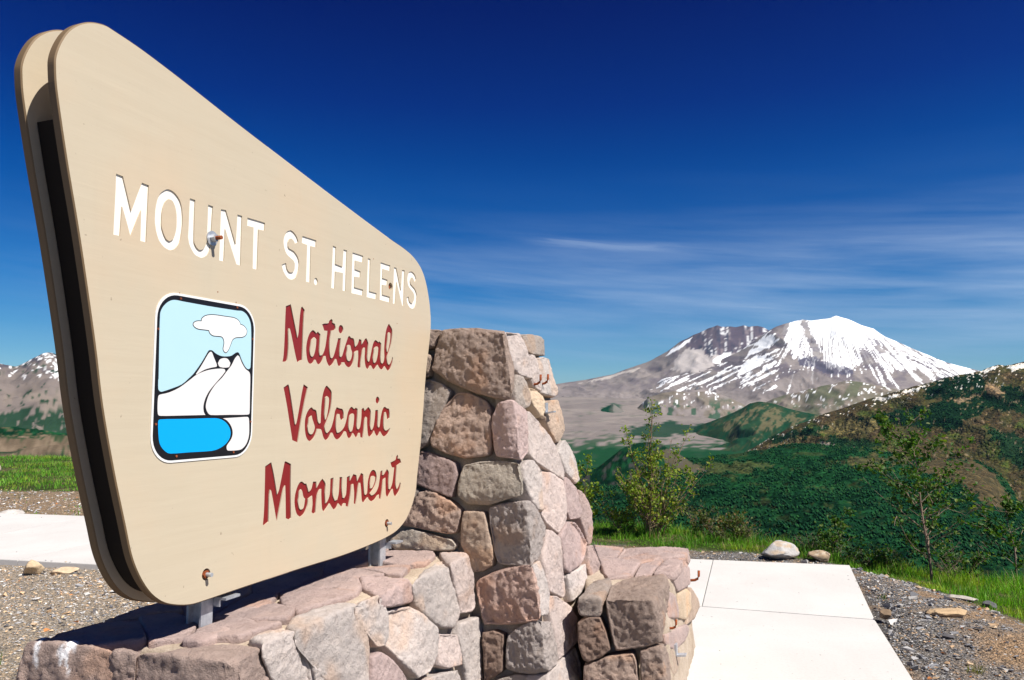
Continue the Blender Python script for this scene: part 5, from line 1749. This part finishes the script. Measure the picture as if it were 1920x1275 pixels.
rock('boulder', 'largest pale grey boulder at the far edge of the white path', 'boulder', 2.66, 7.93, (.40, .30, .175), (.40, .385, .37), 21, .2, col2=(.46, .35, .24), planes=12)
rock('boulder', 'low brown boulder beside the pale grey one at the path edge', 'boulder', 3.02, 7.82, (.25, .20, .105), (.34, .25, .165), 24, .5, col2=(.46, .39, .30))
rock('flat_stone', 'flat pale stone on the rim of the gravel bank', 'stone', 3.62, 6.42, (.22, .12, .035), (.46, .42, .37), 27, -.6)
rock('flat_stone', 'pointed dark slate stone beside the flat pale stone on the gravel bank', 'stone', 3.70, 6.20, (.14, .10, .05), (.11, .11, .115), 28, .9)
rock('rock', 'tan block of rock on the gravel against the kerb of the far pavement', 'rock', -4.28, 7.12, (.19, .15, .135), (.52, .40, .26), 31, .4, sink=.08, planes=12)
rock('rock', 'wide flat tan rock just right of the tan block', 'rock', -4.03, 7.20, (.24, .16, .05), (.55, .42, .28), 33, .1)
rock('rock', 'rounded grey brown rock at the edge of the lawn beyond the pavement', 'rock', -11.6, 17.6, (.36, .3, .24), (.36, .30, .25), 35, .3)
rock('flat_stone', 'pale broken concrete lump behind the far pavement', 'stone', -6.92, 10.95, (.34, .3, .10), (.46, .43, .40), 37, .2)
rock('flat_stone', 'half buried tan boulder in the gravel right of the path', 'stone', 3.05, 5.62, (.28, .20, .04), (.48, .34, .20), 39, .1)
rock('flat_stone', 'dark brown stone at the right edge of the path', 'stone', 2.62, 5.62, (.11, .09, .055), (.20, .14, .09), 41, .6)


def gravel():
    rg = np.random.default_rng(17)
    # five small angular shapes
    protos = []
    for k in range(6):
        bm = bmesh.new()
        for _ in range(7):
            d = rg.normal(size=3)
            d /= np.linalg.norm(d)
            bm.verts.new(d * rg.uniform(.75, 1.1))
        bmesh.ops.convex_hull(bm, input=bm.verts)
        bmesh.ops.delete(bm, geom=[v for v in bm.verts if not v.link_faces], context='VERTS')
        bmesh.ops.triangulate(bm, faces=bm.faces)
        bmesh.ops.recalc_face_normals(bm, faces=bm.faces)
        bm.verts.index_update()
        protos.append((np.array([v.co[:] for v in bm.verts]), np.array([[v.index for v in f.verts] for f in bm.faces])))
        bm.free()
    xs, ys, rs = [], [], []

    def scatter(n, x0, x1, y0, y1, rmin, rmax, pw, cond):
        x = rg.uniform(x0, x1, n)
        y = rg.uniform(y0, y1, n)
        m = cond(x, y)
        x, y = x[m], y[m]
        xs.append(x)
        ys.append(y)
        rs.append(rmin + (rmax - rmin) * rg.random(len(x)) ** pw)
    def dirt(x, y):
        n1 = .6 * fbm(x * 1.1, y * 1.1, 5, 211) + .4 * fbm(x * 3.3, y * 3.3, 4, 213)
        return rg.random(len(x)) > .8 * smooth(.48, .58, n1)
    inR = lambda x, y: (~inpoly(x, y, PATH_R)) & (side(x, y, GRAV) < .05) & (x > .4) & dirt(x, y)
    inL = lambda x, y: (~inpoly(x, y, PATH_L)) & (side(x, y, GRAV) < .2)
    scatter(21000, 2.0, 4.1, 4.2, 7.7, .004, .013, 2.0, inR)
    scatter(2600, 2.0, 4.1, 4.2, 7.7, .010, .028, 2.6, inR)
    scatter(220, 2.0, 4.1, 4.2, 7.7, .022, .055, 2.0, inR)
    scatter(3500, .6, 3.2, 7.4, 8.6, .006, .018, 2.0, inR)
    scatter(90, .6, 3.3, 7.4, 8.6, .018, .04, 2.0, inR)
    scatter(21000, -5.6, -1.0, 4.0, 7.5, .004, .014, 2.0, inL)
    scatter(2600, -5.6, -1.0, 4.0, 7.5, .012, .030, 2.4, inL)
    scatter(140, -5.6, -1.0, 4.0, 7.5, .025, .06, 2.0, inL)
    scatter(5000, -11, -4.0, 10.2, 14.2, .008, .03, 2.2, inL)
    # grit kicked onto the slabs, mostly along their edges
    onR = lambda x, y: inpoly(x, y, PATH_R) & (rg.random(len(x)) < .04 + .96 * np.exp(-np.abs(side(x, y, PATH_R + PATH_R[:1])) / .05))
    scatter(2600, .6, 3.3, 3.6, 7.7, .003, .009, 2.4, onR)
    onL = lambda x, y: inpoly(x, y, PATH_L) & (rg.random(len(x)) < .02 + .98 * np.exp(-np.abs(side(x, y, PATH_L + PATH_L[:1])) / .07))
    scatter(2600, -8, -1.6, 6.9, 11.2, .004, .014, 2.4, onL)
    x, y, r = map(np.concatenate, (xs, ys, rs))
    z = ground_z(x, y)
    z = np.where(inpoly(x, y, PATH_R), .011, np.where(inpoly(x, y, PATH_L), .054, z))
    n = len(x)
    kind = rg.integers(0, 6, n)
    pal = np.array([(.17, .17, .18), (.25, .25, .26), (.33, .32, .315), (.42, .405, .385), (.55, .53, .50), (.44, .30, .18), (.50, .37, .24), (.42, .17, .06), (.10, .095, .10), (.24, .20, .17)])
    pr = np.array([.17, .20, .15, .10, .06, .11, .07, .02, .07, .05])
    cidx = rg.choice(len(pal), n, p=pr / pr.sum())
    left = x < 0
    wsel = left & (rg.random(n) < .35)
    cidx[wsel] = rg.choice([3, 5, 6, 9, 4, 2], wsel.sum())
    cc = pal[cidx] * rg.uniform(.8, 1.2, (n, 1)) * np.where(left, 1.3, 1.0)[:, None]
    V, Fc, C = [], [], []
    base = 0
    for k, (pv, pf) in enumerate(protos):
        i = np.nonzero(kind == k)[0]
        m = len(i)
        a = rg.random(m) * 6.28
        ca, sa = np.cos(a), np.sin(a)
        sc3 = np.stack([rg.uniform(.8, 1.35, m), rg.uniform(.7, 1.1, m), rg.uniform(.5, .95, m)], -1) * r[i][:, None]
        q = pv[None] * sc3[:, None]
        qx = q[..., 0] * ca[:, None] - q[..., 1] * sa[:, None]
        qy = q[..., 0] * sa[:, None] + q[..., 1] * ca[:, None]
        v = np.stack([qx + x[i][:, None], qy + y[i][:, None], q[..., 2] + (z[i] + r[i] * .22)[:, None]], -1)
        V.append(v.reshape(-1, 3))
        Fc.append((pf[None] + (np.arange(m) * len(pv))[:, None, None]).reshape(-1, 3) + base)
        C.append(np.repeat(cc[i], len(pv), 0))
        base += m * len(pv)
    o = link('gravel', np_mesh('gravel', np.concatenate(V), np.concatenate(Fc), False, np.concatenate(C)), M['gravel'])
    tag(o, 'loose grey and tan gravel beside the path and the wall', 'gravel', kind='stuff')


gravel()


# ---------------------------------------------------------------- grass
def blades(name, label, x, y, h, wdt, seed, col_lo, col_hi, lean=.35, dry=.05, kind='stuff', cat='grass', zoff=0):
    rg = np.random.default_rng(seed)
    n = len(x)
    z = ground_z(x, y) + zoff
    a = rg.random(n) * 6.28
    d = np.stack([np.cos(a), np.sin(a)], -1)
    b = rg.random(n) * 6.28
    ln = h * lean * rg.random(n)
    off = np.stack([np.cos(b) * ln, np.sin(b) * ln], -1)
    V = np.zeros((n, 5, 3))
    w = wdt * rg.uniform(.7, 1.3, n)
    P = np.stack([x, y], -1)
    for i, (k, s) in enumerate(((0, -1), (0, 1), (.55, -.8), (.55, .8), (1, 0))):
        V[:, i, :2] = P + off * k ** 1.8 + d * (w * s * .5)[:, None]
        V[:, i, 2] = z + h * k - .01
    f = np.array([[0, 1, 3], [0, 3, 2], [2, 3, 4]])
    Fc = (f[None] + (np.arange(n) * 5)[:, None, None]).reshape(-1, 3)
    t = np.clip(rg.random(n) * .55 + smooth(.3, .7, fbm(x * 3.1, y * 3.1, 4, seed + 7)) * .6 - .08, 0, 1)
    C = lerp(np.broadcast_to(np.array(col_lo), (n, 3)), np.array(col_hi), t)
    yl = smooth(.56, .72, fbm(x * 1.7 + 40, y * 1.7, 4, seed + 9))[:, None]
    C = C * (1 + yl * np.array([.8, .05, .1]))
    dm = rg.random(n) < dry
    C[dm] = np.array([.30, .24, .10]) * rg.uniform(.6, 1.2, (dm.sum(), 1))
    C = np.repeat(C, 5, 0)
    o = link(name, np_mesh(name, V.reshape(-1, 3), Fc, False, C), M['grass'])
    tag(o, label, cat, kind=kind)
    return o


def grass():
    rg = np.random.default_rng(23)
    # verge beyond the path
    n = 230000
    x = rg.uniform(.3, 8.5, n)
    y = rg.uniform(3.5, 11.5, n)
    g = side(x, y, GRAV)
    pn = fbm(x * 2.2, y * 2.2, 4, 301)
    keep = (g + .5 * (pn - .5) > .04) & (g < 2.6) & (rg.random(n) < smooth(.22, .5, pn + smooth(.0, .5, g) * .12))
    x, y, g, pn = x[keep], y[keep], g[keep], pn[keep]
    h = (.025 + .075 * rg.random(len(x)) ** 1.8) * (.5 + .75 * smooth(.05, .7, g)) * (.35 + 1.3 * smooth(.3, .7, fbm(x * 5, y * 5, 3, 305)))
    blades('grass', 'bright green grass verge along the rim beyond the path', x, y, h, .0055, 31, (.06, .20, .012), (.22, .46, .035), .7, .12)
    # lawn beyond the far pavement
    n = 105000
    x = rg.uniform(-20, -2.5, n)
    y = rg.uniform(10, 25, n)
    pn = fbm(x * .8, y * .8, 4, 303)
    ln = side(x, y, GRAV)
    inside = (ln > .1 + 2.6 * (pn - .5)) & (rg.random(n) < .35 + 1.3 * smooth(.3, .6, fbm(x * .9, y * .9, 4, 307))) & (side(x, y, EDGE) < .6)
    sparse = (ln <= 0) & (fbm(x * 1.1, y * 1.1, 5, 211) > .58) & (rg.random(n) < .18) & (y < 13.5) & (~inpoly(x, y, PATH_L))
    edge = (ln <= 0) & (~inpoly(x, y, PATH_L)) & (inpoly(x, y - .45, PATH_L)) & (pn > .5) & (rg.random(n) < .9)
    keep = inside | sparse | edge
    x, y, pn = x[keep], y[keep], pn[keep]
    h = (.03 + .065 * rg.random(len(x)) ** 1.5) * (.4 + 1.1 * smooth(.3, .7, fbm(x * 2, y * 2, 3, 309))) * np.where(side(x, y, GRAV) > 0, 1, .6)
    blades('grass', 'sunlit green lawn patch beyond the far pavement', x, y, h, .012, 33, (.06, .21, .014), (.20, .43, .04), .8, .10)
    # weeds in the gravel
    for cx, cy, nb, hh, lab in ((3.42, 4.98, 60, .10, 'tallest green weed tuft in the gravel right of the path'), (3.35, 5.10, 26, .06, 'thin pale weed tuft beside the tallest one in the gravel'),
                                (2.62, 4.55, 40, .05, 'small low weed tuft in the gravel close to the path'), (-2.98, 4.62, 70, .11, 'weed tuft in the gravel by the end of the stone plinth'),
                                (2.85, 6.15, 16, .05, 'sparse weed tuft in the gravel halfway along the path')):
        r_ = rg.normal(0, .022, (nb, 2))
        o = blades('weed_tuft', lab, cx + r_[:, 0], cy + r_[:, 1], hh * rg.uniform(.5, 1.2, nb), .005, 41 + nb, (.045, .10, .012), (.12, .20, .03), .8, .1, None, 'weed')


grass()


# ---------------------------------------------------------------- shrubs and young trees
def plant(name, label, cat, base, stems, leaves, leaf, cols, seed, bark=(.16, .12, .09), group=None, trunk_name='trunk', crown_name='crown', twig=1.0):
    """stems: list of (lean direction x, y, height, radius, branch count, branch length, first branch height share)"""
    rg = np.random.default_rng(seed)
    x0, y0 = base
    z0 = gz(x0, y0) - .03
    root = empty(name, (x0, y0, z0 + .03))
    tag(root, label, cat, group)
    TV, TF, n = [], [], 0
    tips = []

    def add(pts, rad, k):
        nonlocal n
        v, f = tube(pts, rad, k, False)
        TV.append(v)
        TF.append(f + n)
        n += len(v)

    for (lx, ly, h, r, nb, bl, first) in stems:
        m = 9
        t = np.linspace(0, 1, m)
        wob = np.cumsum(rg.normal(0, .014 * h, (m, 2)), 0) * t[:, None]
        bx, by = rg.normal(0, .05, 2) if len(stems) > 1 else (0, 0)
        P = np.stack([x0 + bx + lx * t ** 1.25 + wob[:, 0], y0 + by + ly * t ** 1.25 + wob[:, 1], z0 + h * t * (1 - .06 * t)], -1)
        add(P, r * (1 - .82 * t), 6)
        for b in range(nb):
            s = first + (1 - first) * ((b + rg.random()) / nb)
            i = min(int(s * (m - 1)), m - 2)
            p0 = P[i] + (P[i + 1] - P[i]) * (s * (m - 1) - i)
            a = rg.random() * 6.28 if True else 0
            L = bl * (1.05 - .75 * s) * rg.uniform(.6, 1.15)
            up = rg.uniform(.35, .85)
            dr = np.array([math.cos(a), math.sin(a), up])
            dr /= np.linalg.norm(dr)
            q = 6
            tt = np.linspace(0, 1, q)
            B = p0 + dr * L * tt[:, None] + np.stack([0 * tt, 0 * tt, .18 * L * tt ** 2], -1) + np.cumsum(rg.normal(0, .022 * L, (q, 3)), 0)
            add(B, np.maximum(r * .42 * (1 - s * .6) * (1 - .8 * tt), .0016), 5)
            for k in range(q):
                if tt[k] > .25:
                    tips.append((B[k], .026 * twig, 1.0))
            for c in range(rg.integers(2, 5)):
                i2 = rg.integers(1, q)
                d2 = dr + rg.normal(0, .55, 3)
                d2 /= np.linalg.norm(d2)
                L2 = L * rg.uniform(.2, .5)
                Cc = B[i2] + d2 * L2 * np.linspace(0, 1, 4)[:, None] + np.cumsum(rg.normal(0, .02 * L2, (4, 3)), 0)
                add(Cc, np.maximum(.0028 * (1 - .7 * np.linspace(0, 1, 4)), .0010), 4)
                for k in range(1, 4):
                    tips.append((Cc[k], .022 * twig, 1.2))
        for k in range(5, m):
            tips.append((P[k], .026 * twig, .8))
    V = np.concatenate(TV)
    bc = np.array(bark) * (.7 + .6 * vn3(V * 30, seed)[:, None])
    tr = link(trunk_name, np_mesh(trunk_name, V, np.concatenate(TF), True, bc), M['bark'], root, (x0, y0, z0))
    T = np.array([t[0] for t in tips])
    W = np.array([t[2] for t in tips])
    # foliage gathers on some twigs and leaves others bare
    W = W * smooth(.28, .62, vn3(T * 5.5 + seed, seed + 3)) + .04
    i = rg.choice(len(T), leaves, p=W / W.sum())
    sp = np.array([t[1] for t in tips])[i]
    c = T[i] + rg.normal(0, 1, (leaves, 3)) * sp[:, None]
    nrm = rg.normal(0, 1, (leaves, 3)) + [0.1, -.15, .55]
    nrm /= np.linalg.norm(nrm, axis=1)[:, None]
    u_ = np.cross(nrm, rg.normal(0, 1, (leaves, 3)))
    u_ /= np.linalg.norm(u_, axis=1)[:, None]
    w_ = np.cross(nrm, u_)
    s = leaf * rg.uniform(.55, 1.25, leaves)
    LV = np.zeros((leaves, 6, 3))
    for k, (a, b, hgt) in enumerate(((-.5, 0, 0), (-.12, .34, .10), (.25, .26, .10), (.5, 0, 0), (.25, -.26, .10), (-.12, -.34, .10))):
        LV[:, k] = c + u_ * (a * s)[:, None] + w_ * (b * s)[:, None] + nrm * (hgt * s)[:, None]
    f = np.array([[0, 3, 2, 1], [0, 5, 4, 3]])
    LF = (f[None] + (np.arange(leaves) * 6)[:, None, None]).reshape(-1, 4)
    t = rg.random(leaves)
    Cl = lerp(np.broadcast_to(np.array(cols[0]), (leaves, 3)), np.array(cols[1]), t)
    if len(cols) > 2:
        mm = rg.random(leaves) < .14
        Cl[mm] = np.array(cols[2]) * rg.uniform(.7, 1.2, (mm.sum(), 1))
    link(crown_name, np_mesh(crown_name, LV.reshape(-1, 3), LF, False, np.repeat(Cl, 6, 0)), M['leaf'], root, (x0, y0, z0))
    return root


G1 = ((.07, .13, .010), (.23, .31, .025), (.32, .32, .04))
G2 = ((.022, .065, .010), (.070, .150, .016), (.13, .18, .025))
G3 = ((.050, .075, .015), (.12, .155, .028), (.20, .12, .04))
rs = random.Random(4)
st_ = []
for k in range(20):
    a = k / 20 * 6.28 + rs.uniform(-.2, .2)
    r = rs.uniform(.15, .85)
    hh = 1.15 - .62 * (r / .85) ** 1.1 * rs.uniform(.7, 1.1)
    st_.append((math.cos(a) * r, math.sin(a) * r * .6, hh, .009, 8, .30, .12))
st_ += [(-.10, 0, 1.70, .014, 14, .26, .25), (-.34, .05, 1.36, .011, 11, .24, .25), (.02, .05, 1.62, .012, 13, .24, .3), (.38, .05, 1.38, .011, 9, .20, .45), (.20, .1, 1.22, .010, 9, .24, .3),
        (-.22, 0, 1.18, .010, 9, .24, .3), (.55, .05, .98, .009, 8, .22, .3)]
plant('alder_bush', 'tallest leafy alder bush just right of the stone pillar', 'bush', (1.66, 9.25), st_, 3000, .036, G1, 3, bark=(.24, .165, .11), trunk_name='stems', crown_name='foliage')
plant('young_tree', 'young slender tree with a pale straight trunk at the rim, right of the path', 'tree', (4.06, 7.72),
      [(-.03, 0, 1.62, .014, 38, .78, .14)], 2100, .042, G2, 8, bark=(.24, .17, .13))
plant('young_tree', 'smaller bare stemmed sapling at the right edge of the photo', 'tree', (5.35, 8.45), [(-.02, 0, .98, .013, 17, .55, .2)], 620, .045, G2, 9, bark=(.20, .15, .12))
plant('sapling', 'thin sparse sapling behind the brown boulder', 'tree', (3.62, 8.75), [(.05, 0, .66, .008, 10, .26, .25), (-.12, .02, .48, .006, 7, .22, .2)], 420, .04, G2, 10, bark=(.20, .15, .12), trunk_name='stems', crown_name='foliage')
plant('shrub', 'dark leafy shrub pressed behind the pillar corner', 'bush', (.86, 9.55), [(rs.uniform(-.3, .3), rs.uniform(-.2, .2), rs.uniform(.5, .95), .009, 9, .3, .15) for _ in range(7)], 1100, .040, G1, 12, trunk_name='stems', crown_name='foliage')
for (bx, by, hh, sd, lab, gg) in ((2.25, 9.15, .40, 13, 'low reddish green scrub bush at the right foot of the alder', G3), (2.62, 8.95, .30, 14, 'small scrub bush nearest the pale grey boulder', G3),
                                  (1.30, 9.35, .46, 15, 'low bright bush at the left foot of the alder', G1), (3.30, 8.55, .30, 16, 'straggling low scrub between the sapling and the brown boulder', G2),
                                  (3.75, 8.10, .26, 17, 'low weedy scrub left of the young tree trunk', G2), (4.45, 7.95, .40, 18, 'leafy scrub at the right foot of the young tree', G2)):
    plant('scrub_bush', lab, 'bush', (bx, by), [(rs.uniform(-.35, .35), rs.uniform(-.15, .15), hh * rs.uniform(.6, 1.2), .006, 7, .22, .1) for _ in range(8)], 700, .032, gg, sd, group='low scrub along the rim', trunk_name='stems', crown_name='foliage')

# ---------------------------------------------------------------- air
def haze():
    m = bpy.data.materials.new('haze')
    m.use_nodes = True
    t = m.node_tree
    t.nodes.clear()
    v = N_(t, 'ShaderNodeVolumePrincipled')
    v.inputs['Density'].default_value = HAZE
    v.inputs['Color'].default_value = (.24, .62, 1.0, 1)
    v.inputs['Anisotropy'].default_value = .25
    L_(t, v.outputs[0], N_(t, 'ShaderNodeOutputMaterial').inputs['Volume'])
    lo, hi = 1e9, -1e9
    X = 0
    Yb = 0
    for o in sc.objects:
        if o.type == 'MESH' and len(o.data.vertices):
            c = get_co(o.data)
            off = o.matrix_world.translation if o.parent is None else Vector((0, 0, 0))
            lo = min(lo, c[:, 2].min() + off.z)
            hi = max(hi, c[:, 2].max() + off.z)
            X = max(X, np.abs(c[:, 0]).max())
            Yb = max(Yb, c[:, 1].max())
    x1, y0, y1, z0, z1 = X + 60, -120, Yb + 60, lo - 1, hi + 8
    V = [(sx_ * x1, y, z) for z in (z0, z1) for y in (y0, y1) for sx_ in (-1, 1)]
    Fq = np.array([[0, 2, 3, 1], [4, 5, 7, 6], [0, 1, 5, 4], [2, 6, 7, 3], [0, 4, 6, 2], [1, 3, 7, 5]])
    o = link('haze', np_mesh('haze', V, Fq), m)
    tag(o, 'thin blue air in front of the far mountains', 'haze', kind='stuff')


HAZE = 1.1e-5
haze()
